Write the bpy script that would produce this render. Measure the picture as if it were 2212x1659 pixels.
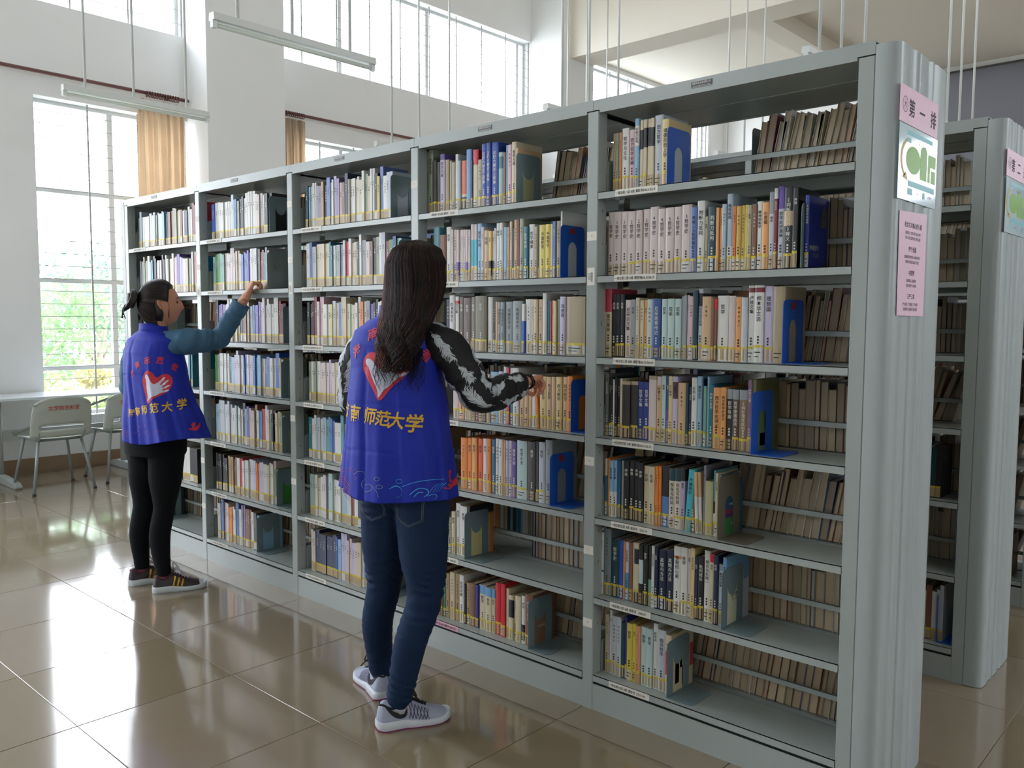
import bpy, bmesh, math, random
from mathutils import Vector, Matrix, noise
from mathutils.bvhtree import BVHTree
random.seed(7)
SC = bpy.context.scene
for o in list(bpy.data.objects): bpy.data.objects.remove(o)
COL = SC.collection
PI = math.pi
# ------------------------------------------------------------------ camera
cam = bpy.data.cameras.new('camera'); cam.sensor_width = 36; cam.lens = 29.86; cam.clip_start = .05; cam.clip_end = 200
co = bpy.data.objects.new('camera', cam); COL.objects.link(co)
def _cam():
    yaw, p, r = -.7410, -.0756, .0042
    d = Vector((math.sin(yaw)*math.cos(p), math.cos(yaw)*math.cos(p), math.sin(p)))
    rt = Vector((math.cos(yaw), -math.sin(yaw), 0)); up = rt.cross(d)
    r1 = rt*math.cos(r)+up*math.sin(r); u1 = up*math.cos(r)-rt*math.sin(r)
    M = Matrix((r1, u1, -d)).transposed().to_4x4(); M.translation = (.8805, -2.4336, 1.4287); return M
co.matrix_world = _cam(); SC.camera = co
# ------------------------------------------------------------------ world, light, exposure
W = bpy.data.worlds.new('overcast_sky'); SC.world = W; W.use_nodes = True
nt = W.node_tree; bg = nt.nodes['Background']; bg.inputs[1].default_value = 18.5
tc = nt.nodes.new('ShaderNodeTexCoord'); sx = nt.nodes.new('ShaderNodeSeparateXYZ'); cr = nt.nodes.new('ShaderNodeValToRGB')
nt.links.new(tc.outputs['Generated'], sx.inputs[0]); nt.links.new(sx.outputs[2], cr.inputs[0]); nt.links.new(cr.outputs[0], bg.inputs[0])
e = cr.color_ramp.elements; e[0].position = 0; e[0].color = (.88, .93, 1, 1); e[1].position = 1; e[1].color = (.82, .89, 1, 1)
def portal(loc, rot, sx_, sy_):
    l = bpy.data.lights.new('window_portal', 'AREA'); l.shape = 'RECTANGLE'; l.size = sx_; l.size_y = sy_; l.cycles.is_portal = True
    o = bpy.data.objects.new('window_portal', l); o.location = loc; o.rotation_euler = rot; COL.objects.link(o); return o
SC.view_settings.view_transform = 'Standard'; SC.view_settings.look = 'None'; SC.view_settings.gamma = 1; SC.view_settings.exposure = -.22
SC.cycles.max_bounces = 9; SC.cycles.diffuse_bounces = 6; SC.cycles.glossy_bounces = 4; SC.cycles.transparent_max_bounces = 12
SC.cycles.caustics_reflective = False; SC.cycles.caustics_refractive = False; SC.cycles.sample_clamp_indirect = 6
SC.cycles.use_denoising = True
# ------------------------------------------------------------------ helpers
def lin(h):
    h = h.lstrip('#'); c = [int(h[i:i+2], 16)/255 for i in (0, 2, 4)]
    return tuple((x/12.92 if x <= .04045 else ((x+.055)/1.055)**2.4) for x in c)+(1,)
MATS = {}
def mat(name, col, rough=.5, metal=0, nscale=0, namt=0, bump=0, bscale=60, vcol=False, coat=0, trans=0, spec=.5, stretch=None):
    if name in MATS: return MATS[name]
    m = bpy.data.materials.new(name); m.use_nodes = True; t = m.node_tree; b = t.nodes['Principled BSDF']
    b.inputs['Roughness'].default_value = rough; b.inputs['Metallic'].default_value = metal
    b.inputs['Coat Weight'].default_value = coat; b.inputs['Coat Roughness'].default_value = .09; b.inputs['Specular IOR Level'].default_value = spec
    tcn = t.nodes.new('ShaderNodeTexCoord'); src = tcn.outputs['Object']
    if stretch:
        mp = t.nodes.new('ShaderNodeMapping'); mp.inputs['Scale'].default_value = stretch; t.links.new(src, mp.inputs[0]); src = mp.outputs[0]
    if vcol:
        a = t.nodes.new('ShaderNodeAttribute'); a.attribute_name = 'Col'; base = a.outputs['Color']
    else:
        r = t.nodes.new('ShaderNodeRGB'); r.outputs[0].default_value = lin(col); base = r.outputs[0]
    n = t.nodes.new('ShaderNodeTexNoise'); n.inputs['Scale'].default_value = nscale or 8; n.inputs['Detail'].default_value = 4; t.links.new(src, n.inputs[0])
    if namt:
        mr = t.nodes.new('ShaderNodeMapRange'); mr.inputs[3].default_value = 1-namt; mr.inputs[4].default_value = 1+namt; t.links.new(n.outputs[0], mr.inputs[0])
        mx = t.nodes.new('ShaderNodeVectorMath'); mx.operation = 'SCALE'; t.links.new(base, mx.inputs[0]); t.links.new(mr.outputs[0], mx.inputs['Scale']); base = mx.outputs[0]
    t.links.new(base, b.inputs['Base Color'])
    if bump:
        n2 = t.nodes.new('ShaderNodeTexNoise'); n2.inputs['Scale'].default_value = bscale; n2.inputs['Detail'].default_value = 3; t.links.new(src, n2.inputs[0])
        bp = t.nodes.new('ShaderNodeBump'); bp.inputs['Strength'].default_value = bump; bp.inputs['Distance'].default_value = .01
        t.links.new(n2.outputs[0], bp.inputs['Height']); t.links.new(bp.outputs[0], b.inputs['Normal'])
    if trans:
        tr = t.nodes.new('ShaderNodeBsdfTranslucent'); t.links.new(base, tr.inputs[0]); ms = t.nodes.new('ShaderNodeMixShader'); ms.inputs[0].default_value = trans
        out = t.nodes['Material Output']; t.links.new(b.outputs[0], ms.inputs[1]); t.links.new(tr.outputs[0], ms.inputs[2]); t.links.new(ms.outputs[0], out.inputs[0])
    MATS[name] = m; return m
def glass_mat():
    m = bpy.data.materials.new('window_glass'); m.use_nodes = True; t = m.node_tree; t.nodes.remove(t.nodes['Principled BSDF'])
    a = t.nodes.new('ShaderNodeBsdfTransparent'); a.inputs[0].default_value = (.93, .93, .94, 1); g = t.nodes.new('ShaderNodeBsdfGlossy'); g.inputs['Roughness'].default_value = .02
    lw = t.nodes.new('ShaderNodeLayerWeight'); pw = t.nodes.new('ShaderNodeMath'); pw.operation = 'POWER'; pw.inputs[1].default_value = 5; t.links.new(lw.outputs['Facing'], pw.inputs[0])
    f = t.nodes.new('ShaderNodeMath'); f.operation = 'MULTIPLY_ADD'; f.inputs[1].default_value = .8; f.inputs[2].default_value = .06; t.links.new(pw.outputs[0], f.inputs[0]); ms = t.nodes.new('ShaderNodeMixShader')
    t.links.new(f.outputs[0], ms.inputs[0]); t.links.new(a.outputs[0], ms.inputs[1]); t.links.new(g.outputs[0], ms.inputs[2]); t.links.new(ms.outputs[0], t.nodes['Material Output'].inputs[0])
    MATS['glass'] = m; return m
M_wall = mat('wall_paint', '#e9eae9', .75, nscale=1.2, namt=.02, bump=.05, bscale=40)
M_ceil = mat('ceiling_paint', '#e6dfd2', .8, nscale=1, namt=.02)
M_tile = mat('floor_tile_glaze', '#857861', .10, nscale=2.2, namt=.07, spec=.6, coat=.5)
M_tile2 = mat('floor_tile_glaze_pale', '#8a7d6a', .12, nscale=1.7, namt=.08, spec=.6, coat=.5)
M_grout = mat('grout', '#a09078', .8)
M_steel = mat('grey_enamel', '#9ba39f', .27, nscale=5, namt=.03, bump=.03, bscale=300, spec=.5)
M_steel2 = mat('grey_enamel_panel', '#a0a9a8', .34, nscale=3, namt=.02, bump=.004, bscale=300, spec=.5)
M_dark = mat('dark_gap', '#1a1c1c', .8)
M_alu = mat('white_aluminium', '#c9ccca', .45)
M_bar = mat('grille_paint', '#a9aba8', .5)
M_glass = glass_mat()
M_paper = mat('sticker_paper', '#d9d6cb', .6, nscale=30, namt=.04)
M_ink = mat('black_ink', '#151515', .6)
M_book = mat('book_cover', '#ffffff', .42, vcol=True, nscale=14, namt=.05, bump=.03, bscale=90)
M_page = mat('book_pages', '#c2b18d', .85, nscale=120, namt=.14, stretch=(6, 1, .3))
class MB:
    def __init__(s): s.v = []; s.f = []; s.m = []; s.c = []
    def quad(s, pts, m=0, c=None):
        n = len(s.v); s.v += [tuple(p) for p in pts]; s.f.append(tuple(range(n, n+len(pts)))); s.m.append(m); s.c.append(c)
    def box(s, a, b, m=0, c=None, faces='xXyYzZ', tf=None):
        x0, y0, z0 = a; x1, y1, z1 = b; n = len(s.v)
        P = [(x0,y0,z0),(x1,y0,z0),(x1,y1,z0),(x0,y1,z0),(x0,y0,z1),(x1,y0,z1),(x1,y1,z1),(x0,y1,z1)]
        if tf: P = [tf(p) for p in P]
        s.v += P
        F = {'z':(0,3,2,1),'Z':(4,5,6,7),'y':(0,1,5,4),'Y':(2,3,7,6),'x':(3,0,4,7),'X':(1,2,6,5)}
        for k in faces: s.f.append(tuple(n+i for i in F[k])); s.m.append(m); s.c.append(c)
    def prism(s, poly, z0, z1, m=0, c=None, ax='z', caps=True, tf=None):
        n = len(s.v); k = len(poly)
        def pt(u, w, h): return {'z':(u,w,h),'x':(h,u,w),'y':(u,h,w)}[ax]
        P = [pt(u, w, z0) for u, w in poly]+[pt(u, w, z1) for u, w in poly]
        if tf: P = [tf(p) for p in P]
        s.v += P
        for i in range(k):
            j = (i+1) % k; s.f.append((n+i, n+j, n+k+j, n+k+i)); s.m.append(m); s.c.append(c)
        if caps:
            s.f.append(tuple(range(n+k-1, n-1, -1))); s.m.append(m); s.c.append(c)
            s.f.append(tuple(range(n+k, n+2*k))); s.m.append(m); s.c.append(c)
    def tube(s, pts, r, seg=8, m=0, c=None, caps=True):
        pts = [Vector(p) for p in pts]; n0 = len(s.v); rr = r if isinstance(r, (list, tuple)) else [r]*len(pts)
        up = None
        for i, p in enumerate(pts):
            d = (pts[min(i+1, len(pts)-1)]-pts[max(i-1, 0)]).normalized()
            if up is None: up = d.orthogonal().normalized()
            else:
                up = up-d*up.dot(d); up = up.normalized() if up.length > 1e-6 else d.orthogonal().normalized()
            q = d.cross(up)
            for k in range(seg):
                a = 2*PI*k/seg; s.v.append(tuple(p+up*(math.cos(a)*rr[i])+q*(math.sin(a)*rr[i])))
        for i in range(len(pts)-1):
            for k in range(seg):
                k2 = (k+1) % seg; s.f.append((n0+i*seg+k, n0+i*seg+k2, n0+(i+1)*seg+k2, n0+(i+1)*seg+k)); s.m.append(m); s.c.append(c)
        if caps:
            s.f.append(tuple(n0+k for k in range(seg-1, -1, -1))); s.m.append(m); s.c.append(c)
            e0 = n0+(len(pts)-1)*seg; s.f.append(tuple(e0+k for k in range(seg))); s.m.append(m); s.c.append(c)
    def add(s, verts, faces, m=0, c=None):
        n = len(s.v); s.v += [tuple(v) for v in verts]; s.f += [tuple(n+i for i in f) for f in faces]; s.m += [m]*len(faces); s.c += [c]*len(faces)
    def loft(s, rings, m=0, c=None, close=True, cap=True):
        n = len(s.v); k = len(rings[0])
        for r in rings: s.v += [tuple(p) for p in r]
        for i in range(len(rings)-1):
            for j in range(k if close else k-1):
                j2 = (j+1) % k; s.f.append((n+i*k+j, n+i*k+j2, n+(i+1)*k+j2, n+(i+1)*k+j)); s.m.append(m); s.c.append(c)
        if cap and close:
            s.f.append(tuple(range(n+k-1, n-1, -1))); s.m.append(m); s.c.append(c)
            e0 = n+(len(rings)-1)*k; s.f.append(tuple(range(e0, e0+k))); s.m.append(m); s.c.append(c)
    def mesh(s, name, mats, smooth=False):
        me = bpy.data.meshes.new(name); me.from_pydata(s.v, [], s.f)
        for m in mats: me.materials.append(m)
        if len(mats) > 1: me.polygons.foreach_set('material_index', s.m)
        if any(c is not None for c in s.c):
            at = me.color_attributes.new('Col', 'FLOAT_COLOR', 'CORNER'); buf = []
            for f, c in zip(s.f, s.c): buf += list(c or (1, 1, 1, 1))*len(f)
            at.data.foreach_set('color', buf)
        if smooth: me.polygons.foreach_set('use_smooth', [True]*len(me.polygons))
        me.update(); return me
    def build(s, name, mats, parent=None, smooth=False, loc=None, rot=None):
        if not isinstance(mats, (list, tuple)): mats = [mats]
        o = bpy.data.objects.new(name, s.mesh(name, mats, smooth)); COL.objects.link(o)
        if parent: o.parent = parent
        if loc: o.location = loc
        if rot: o.rotation_euler = rot
        return o
def tag(o, label=None, cat=None, group=None, kind=None):
    if label: o['label'] = label
    if cat: o['category'] = cat
    if group: o['group'] = group
    if kind: o['kind'] = kind
    return o
def empty(name, loc=(0, 0, 0), rz=0, **k):
    o = bpy.data.objects.new(name, None); o.empty_display_size = .1; o.location = loc; o.rotation_euler = (0, 0, rz); COL.objects.link(o); return tag(o, **k)
def link(name, me, parent=None, loc=None, rot=None):
    o = bpy.data.objects.new(name, me); COL.objects.link(o)
    if parent: o.parent = parent
    if loc: o.location = loc
    if rot: o.rotation_euler = rot
    return o
def copy_tree(o, parent=None):
    c = o.copy(); COL.objects.link(c)
    if parent: c.parent = parent
    for ch in list(o.children): copy_tree(ch, c)
    return c
def bevel(o, w=.003, seg=2):
    m = o.modifiers.new('bevel', 'BEVEL'); m.width = w; m.segments = seg; m.limit_method = 'ANGLE'; return o
# glyph outlines from the built-in font (cached), unit em, centred
GL = {}
CHARS = '、《》一七三上与世业严个中主义书事二五人从代以价会传伦依信修值做克党全公六兴创判力勒化区华南卢原友叔取史号司启和哲善四回国图在塞备大存学安实室家富导小尔尼局层己布师希平幸库康建强录形律德心志思性想意愿成批振排改故敬文料断新方族时明有朝本权架柜核格梦梭欧正民汉治法洲海深演灵爱现理用由百的真瞬知研社神福科稿究第等类粹精索纪纯纲统美者而腊自舍范著蒙西要观规览解记讲论设证识诚读谋谐象资践身辑选逻道避采释问间阅限院集霍面革题马魏默ANQUSHEBIYOXGC0123456789.-'
def glyph(ch, bold=.012):
    if (ch, bold) in GL: return GL[ch, bold]
    cu = bpy.data.curves.new('g', 'FONT'); cu.body = ch; cu.resolution_u = 2; cu.offset = bold
    o = bpy.data.objects.new('g', cu); COL.objects.link(o)
    dg = bpy.context.evaluated_depsgraph_get(); me = bpy.data.meshes.new_from_object(o.evaluated_get(dg))
    vs = [(v.co.x, v.co.y) for v in me.vertices]; fs = [tuple(p.vertices) for p in me.polygons]
    bpy.data.objects.remove(o); bpy.data.meshes.remove(me); bpy.data.curves.remove(cu)
    if vs:
        x0 = min(v[0] for v in vs); x1 = max(v[0] for v in vs)
        cx = (x0+x1)/2; w = x1-x0
        vs = [(x-cx, y-.36) for x, y in vs]
    else: w = .3
    GL[ch, bold] = (vs, fs, w); return GL[ch, bold]
for _c in CHARS: glyph(_c)
for _c in '海南师范大学志愿者': glyph(_c, .022)
def text_flat(txt, size, vertical=False, adv=None, narrow=1.0):
    """-> list of (verts2d, faces) for a centred line of text"""
    out = []; n = len(txt)
    if vertical:
        a = adv or size*1.02
        for i, ch in enumerate(txt):
            if ch in ' _': continue
            vs, fs, w = glyph(ch); y0 = ((n-1)/2-i)*a
            out.append(([(x*size*narrow, y0+y*size) for x, y in vs], fs))
        return out
    ws = [(1.0 if ord(c) > 0x2000 else glyph(c)[2]+.12)*size*narrow if c != ' ' else size*.35 for c in txt]; tot = sum(ws); x0 = -tot/2
    for ch, w in zip(txt, ws):
        if ch != ' ':
            vs, fs, _ = glyph(ch); out.append(([(x0+w/2+x*size*narrow, y*size) for x, y in vs], fs))
        x0 += w
    return out
# ------------------------------------------------------------------ room shell
XL, XR, YF, YB = -7.6, 6.5, -6.0, 13.0
ZC1, ZC2 = 6.4, 5.6
def struct(name, mb, m, parent=None, **k):
    o = mb.build(name, m, parent, **k); o['kind'] = 'structure' if not parent else o.get('kind', ''); 
    if parent: del o['kind']
    return o
mb = MB(); mb.box((XL-.3, YF-.3, -.2), (XR+.3, YB+.3, -.003)); floor = struct('floor', mb, M_grout)
TX, TY = .6, .592
def tile_mesh(m):
    b = MB(); w, h, g = TX/2-.0011, TY/2-.0011, .0015
    b.v = [(-w, -h, -.003), (w, -h, -.003), (w, h, -.003), (-w, h, -.003), (-w, -h, -g*.5), (w, -h, -g*.5), (w, h, -g*.5), (-w, h, -g*.5),
           (-w+g, -h+g, 0), (w-g, -h+g, 0), (w-g, h-g, 0), (-w+g, h-g, 0)]
    b.f = [(0, 1, 5, 4), (1, 2, 6, 5), (2, 3, 7, 6), (3, 0, 4, 7), (4, 5, 9, 8), (5, 6, 10, 9), (6, 7, 11, 10), (7, 4, 8, 11), (8, 9, 10, 11)]
    b.m = [0]*9; b.c = [None]*9; return b.mesh('floor_tile', [m])
tm = [tile_mesh(M_tile), tile_mesh(M_tile2)]
rest = MB(); nt_ = 0
for i in range(-11, 15):
    for j in range(-10, 25):
        cx = -1.585+TX*(i+.5); cy = -.742+TY*(j+.5)
        if cx < XL or cx > XR or cy < YF or cy > YB: continue
        if cx < 1.5 and cy > -2.6 and (cy < 1.9 if cx > -.5 else cy < (.1 if cx > -5 else 1.6)):
            o = link('floor_tile', tm[random.random() < .4], floor, (cx, cy, random.uniform(-.0002, .0002))); nt_ += 1
        else:
            w, h = TX/2-.0012, TY/2-.0012
            rest.quad([(cx-w, cy-h, 0), (cx+w, cy-h, 0), (cx+w, cy+h, 0), (cx-w, cy+h, 0)])
o = rest.build('floor_tile', M_tile, floor); o['kind'] = 'stuff'
# left wall with window openings: (y0, y1, z0, z1)
WT = .24
WIN = [(.42, 1.87, .50, 3.44), (-2.46, -1.0, .50, 3.44), (3.03, 5.0, .50, 3.50), (-2.46, 1.87, 4.28, 5.5), (2.80, 7.22, 4.34, 5.5), (8.72, 12.4, 4.34, 5.52), (8.9, 10.6, .5, 3.5),(-5.8,-3.5,4.28,5.5),(-5.7,-3.7,.5,3.44)]
def wall_with_holes(name, y0, y1, z0, z1, holes, x0, x1):
    ys = sorted({y0, y1, *[h[0] for h in holes], *[h[1] for h in holes]}); zs = sorted({z0, z1, *[h[2] for h in holes], *[h[3] for h in holes]})
    b = MB()
    def hole(y, z): return any(h[0] < y < h[1] and h[2] < z < h[3] for h in holes)
    for i in range(len(ys)-1):
        run = None
        for k in range(len(zs)-1):
            ym, zm = (ys[i]+ys[i+1])/2, (zs[k]+zs[k+1])/2
            if not hole(ym, zm):
                if run is None: run = zs[k]
                end = zs[k+1]
            if run is not None and (hole(ym, zm) or k == len(zs)-2):
                b.box((x0, ys[i], run), (x1, ys[i+1], end)); run = None
    return struct(name, b, M_wall)
wall_with_holes('wall_left', YF-.2, YB+.2, -.2, ZC1+.3, WIN, XL-WT, XL)
RW_FILL = [(3.4, 5.4, 2.2, 3.4), (3.0, 7.2, 4.2, 5.5), (-2.4, -1.0, 1.6, 3.1)]  # unseen windows, added as fill for the end panels and left wall
def wall_right():
    b = MB(); ys = sorted({YF-.2, YB+.2, *[h[0] for h in RW_FILL], *[h[1] for h in RW_FILL]})
    for i in range(len(ys)-1):
        ym = (ys[i]+ys[i+1])/2; z = -.2
        for a, c in sorted((h[2], h[3]) for h in RW_FILL if h[0] < ym < h[1]): b.box((XR, ys[i], z), (XR+.2, ys[i+1], a)); z = c
        b.box((XR, ys[i], z), (XR+.2, ys[i+1], ZC1+.3))
    struct('wall_right', b, M_wall)
wall_right()
# far wall: opening out of view at the right gives the highlight on the end panels
FW = (3.75, 4.45, 3.5, 4.5)
mb = MB(); mb.box((XL, YB, -.2), (FW[0], YB+.2, ZC1)); mb.box((FW[1], YB, -.2), (XR, YB+.2, ZC1)); mb.box((FW[0], YB, -.2), (FW[1], YB+.2, FW[2])); mb.box((FW[0], YB, FW[3]), (FW[1], YB+.2, ZC1)); struct('wall_back', mb, M_wall)
BW_FILL = [(-5.5, -3.5, 4.4, 5.6)]  # unseen window behind the camera, added to light the shelf fronts
b = MB()
xs = sorted({XL, XR, *[h[0] for h in BW_FILL], *[h[1] for h in BW_FILL]})
for i in range(len(xs)-1):
    xm = (xs[i]+xs[i+1])/2; hs = sorted([(h[2], h[3]) for h in BW_FILL if h[0] < xm < h[1]]); z = -.2
    for a, c in hs: b.box((xs[i], YF-.2, z), (xs[i+1], YF, a)); z = c
    b.box((xs[i], YF-.2, z), (xs[i+1], YF, ZC1+.3))
struct('wall_front', b, M_wall)
mb = MB(); mb.box((XL, YF, ZC1), (XR, 7.5, ZC1+.2)); mb.box((XL, 7.5, ZC2), (XR, YB, ZC2+.2)); struct('ceiling', mb, M_ceil)
mb = MB(); mb.box((XL, 7.42, 5.2), (XR, 7.92, ZC1)); struct('trim_1', mb, M_ceil)['label'] = 'deep cream ceiling beam running across the room'
for n, (x0, x1, zb) in enumerate([(-4.75, -4.4, 5.38), (-2.1, -1.6, 5.25), (1.2, 1.7, 5.25)]):
    mb = MB(); mb.box((x0, 7.92, zb), (x1, YB, ZC2)); struct('trim_%d' % (n+2), mb, M_ceil)
for n, (y0, y1, xf) in enumerate([(1.87, 2.76, -7.17), (7.22, 7.98, -7.02), (-3.4, -2.5, -7.17)]):
    mb = MB(); mb.box((XL, y0, 0), (xf, y1, ZC1 if n != 1 else ZC1)); bevel(struct('trim_%d' % (n+5), mb, M_wall), .006)
M_board = mat('grey_wall_panel', '#76767e', .7, nscale=3, namt=.03)
mb = MB(); mb.box((-3.95, YB-.05, 0), (2.6, YB, ZC2-.12)); struct('trim_8', mb, M_board)
mb = MB(); mb.box((-3.95, YB-.07, ZC2-.12), (2.6, YB, ZC2-.09)); struct('trim_9', mb, mat('dark_trim', '#4a4640', .5))
M_skirt = mat('skirting_tile', '#8d745a', .25, nscale=3, namt=.06)
mb = MB(); mb.box((XL, -2.5, 0), (XL+.012, 1.87, .14)); mb.box((XL, 2.76, 0), (XL+.012, 7.2, .14)); struct('baseboard_left', mb, M_skirt)
# windows: frame bars, panes, sills, security grille
def window(n, y0, y1, z0, z1, mull, trans, gp, gv, grille=True):
    xo = XL-.17; b = MB(); t = .035
    for a, c, d, e_ in [(y0, y0+t, z0, z1), (y1-t, y1, z0, z1), (y0+t, y1-t, z0, z0+t), (y0+t, y1-t, z1-t, z1)]: b.box((xo-.03, a, d), (xo+.03, c, e_))
    w = struct('window_%d' % n, b, M_alu)
    for y in mull: b = MB(); b.box((xo-.022, y-.026, z0+t), (xo+.022, y+.026, z1-t)); b.build('mullion', M_alu, w)
    for z in trans: b = MB(); b.box((xo-.025, y0+t, z-.02), (xo+.025, y1-t, z+.02)); b.build('transom', M_alu, w)
    yy = [y0+t]+list(mull)+[y1-t]
    for i in range(len(yy)-1):
        b = MB(); b.box((xo-.004, yy[i]+.01, z0+t), (xo+.001, yy[i+1]-.01, z1-t)); b.build('pane', M_glass, w)
    if grille:
        xg = XL-.045; nz = round((z1-z0)/gp); bars = round((y1-y0)/gv)
        hb = MB(); hb.box((xg-.003, y0, -.003), (xg+.003, y1, .003)); hm = hb.mesh('grille_bar', [M_bar])
        for k in range(1, nz): link('grille_bar', hm, w, (0, 0, z0+(z1-z0)*k/nz))
        vb = MB(); vb.box((xg-.009, -.008, z0), (xg-.003, .008, z1)); vm = vb.mesh('grille_bar', [M_bar])
        for k in range(0, bars+1): link('grille_bar', vm, w, (0, y0+.01+(y1-y0-.02)*k/bars, 0))
    return w
window(1, *WIN[0], mull=[1.15], trans=[.95, 1.78, 2.62], gp=.116, gv=.46)
window(2, *WIN[2], mull=[3.9], trans=[.95, 1.75, 2.62], gp=.116, gv=.46)
window(3, *WIN[3], mull=[-.95, .45], trans=[], gp=.135, gv=.55)
window(4, *WIN[4], mull=[3.9, 5.3, 7.08], trans=[], gp=.135, gv=.50)
window(5, *WIN[5], mull=[10.0, 12.25], trans=[], gp=.135, gv=.55)
window(6, *WIN[1], mull=[-1.75], trans=[.95, 1.75, 2.62], gp=.116, gv=.46, grille=False)
window(7, *WIN[6], mull=[9.7], trans=[.95, 1.75, 2.62], gp=.116, gv=.46, grille=False)
window(8, *WIN[7], mull=[-4.6], trans=[], gp=.116, gv=.46, grille=False)
window(9, *WIN[8], mull=[-4.7], trans=[], gp=.116, gv=.46, grille=False)
for (y0, y1, z0, z1) in WIN: portal((XL-.1, (y0+y1)/2, (z0+z1)/2), (0, -PI/2, 0), z1-z0, y1-y0)
portal(((FW[0]+FW[1])/2, YB+.1, (FW[2]+FW[3])/2), (-PI/2, 0, 0), FW[1]-FW[0], FW[3]-FW[2])
for h in BW_FILL: portal(((h[0]+h[1])/2, YF-.1, (h[2]+h[3])/2), (PI/2, 0, 0), h[1]-h[0], h[3]-h[2])
for n, h in enumerate(RW_FILL):
    portal((XR+.1, (h[0]+h[1])/2, (h[2]+h[3])/2), (0, PI/2, 0), h[3]-h[2], h[1]-h[0]); b = MB(); y0, y1, z0, z1 = h; t = .04
    for a in [(y0, y0+t, z0, z1), (y1-t, y1, z0, z1), (y0, y1, z0, z0+t), (y0, y1, z1-t, z1), ((y0+y1)/2-.03, (y0+y1)/2+.03, z0, z1)]: b.box((XR+.06, a[0], a[2]), (XR+.12, a[1], a[3]))
    w = struct('window_%d' % (n+12), b, M_alu); b = MB(); b.box((XR+.09, y0, z0), (XR+.095, y1, z1)); b.build('pane', M_glass, w)  # frame and pane of an added fill window, out of view
b = MB(); t = .04; x0, x1, z0, z1 = FW
for a in [(x0, x0+t, z0, z1), (x1-t, x1, z0, z1), (x0, x1, z0, z0+t), (x0, x1, z1-t, z1)]: b.box((a[0], YB+.06, a[2]), (a[1], YB+.12, a[3]))
w = struct('window_10', b, M_alu); b = MB(); b.box((x0, YB+.09, z0), (x1, YB+.095, z1)); b.build('pane', M_glass, w)
for n, h in enumerate(BW_FILL):
    b = MB(); x0, x1, z0, z1 = h
    for a in [(x0, x0+t, z0, z1), (x1-t, x1, z0, z1), (x0, x1, z0, z0+t), (x0, x1, z1-t, z1), ((x0+x1)/2-.03, (x0+x1)/2+.03, z0, z1)]: b.box((a[0], YF-.12, a[2]), (a[1], YF-.06, a[3]))
    w = struct('window_%d' % (n+11), b, M_alu); b = MB(); b.box((x0, YF-.095, z0), (x1, YF-.09, z1)); b.build('pane', M_glass, w)  # frame and pane for the added opening behind the camera
# outside: pale ground, ledge, trees
mb = MB(); mb.box((-60, -40, -1.2), (XL-.5, 50, -1.0)); struct('ground', mb, mat('pale_ground', '#b8bab4', .9, nscale=.6, namt=.2))
M_leaf = [mat('leaf_%d' % i, c, .6, trans=.5, nscale=3, namt=.25) for i, c in enumerate(['#7f9c6c', '#a2b47c', '#6c8a74', '#b0a878'])]
M_bark = mat('bark', '#a09484', .9, nscale=10, namt=.2)
def tree(x, y, r, h, mi, label, n=3200):
    t = empty('tree', (x, y, -1), 0, label=label, cat='tree', group='trees outside the window')
    b = MB(); b.tube([(0, 0, 0), (.05, .03, h*.3), (0, .1, h*.75)], [.09, .07, .03], 7)
    for k in range(6):
        a = k*1.1; b.tube([(0, .03, h*.4), (math.cos(a)*r*.5, math.sin(a)*r*.5, h*.75)], [.035, .012], 5)
    b.build('trunk', M_bark, t, smooth=True); f = MB(); rnd = random.Random(int(x*10+y*100))
    cl = [Vector((rnd.uniform(-.65, .65)*r, rnd.uniform(-.65, .65)*r, h*.7+rnd.uniform(-.6, .45)*r)) for _ in range(16)]
    for k in range(n):
        c = cl[k % 16]; d = Vector((rnd.gauss(0, 1), rnd.gauss(0, 1), rnd.gauss(0, 1))).normalized()*r*rnd.uniform(.12, .34); p = c+d; s = rnd.uniform(.03, .07)
        u = Vector((rnd.gauss(0, 1), rnd.gauss(0, 1), rnd.gauss(0, 1))).normalized(); v = u.orthogonal().normalized()
        f.quad([p-u*s, p+v*s*.5, p+u*s, p-v*s*.5])
    o = f.build('foliage', M_leaf[mi], t); o['kind'] = 'stuff'
for a in [(-13.2, 2.0, 1.5, 3.2, 0, 'rounded green tree seen low through the left window'), (-14.5, 3.6, 1.6, 3.9, 2, 'darker taller green tree behind the rounded one outside'),
          (-11.5, 1.6, .8, 1.7, 1, 'low yellow-green bush nearest the left window'), (-12.4, 3.2, .9, 1.9, 3, 'olive-yellow bush between two trees outside the window'),
          (-11.2, 2.6, .7, 1.5, 1, 'small bright green bush at the right of the window view'), (-16.5, 1.2, 1.7, 3.3, 2, 'distant dark green tree at the left of the window view')]: tree(*a)
# ------------------------------------------------------------------ book racks
SH = [1.8771, 1.5857, 1.2979, 1.0109, .7183, .4240, .1327]
RH, DEP = 2.196, .433
SEAM = [-.965-.951*k for k in range(4)]
XR0, XL0 = 0.0, -4.79
PW = .048
def post_x():   # (x0, x1) of every post, right to left
    return [(-.046, .0)]+[(s-PW/2, s+PW/2) for s in SEAM]+[(XL0, XL0+.046)]
BAYN = {5: '五', 4: '四', 3: '三', 2: '二', 1: '一'}; NUM = '一二三四五六七'
CALL = {1: 'B516.3-516.31', 2: 'B516.31-516.35', 3: 'B516.41-516.49', 4: 'B516.5-516.53', 5: 'B516.54', 6: 'B516.59', 7: 'B521-546'}
CALL4 = {1: 'B2-26', 2: 'B26-401', 3: 'B502-504', 4: 'B505-512', 5: 'B512-514', 6: 'B514-515', 7: 'B515-516.3'}
M_pinkpaper = mat('pink_paper', '#d3a5b5', .5, nscale=30, namt=.03)
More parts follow.
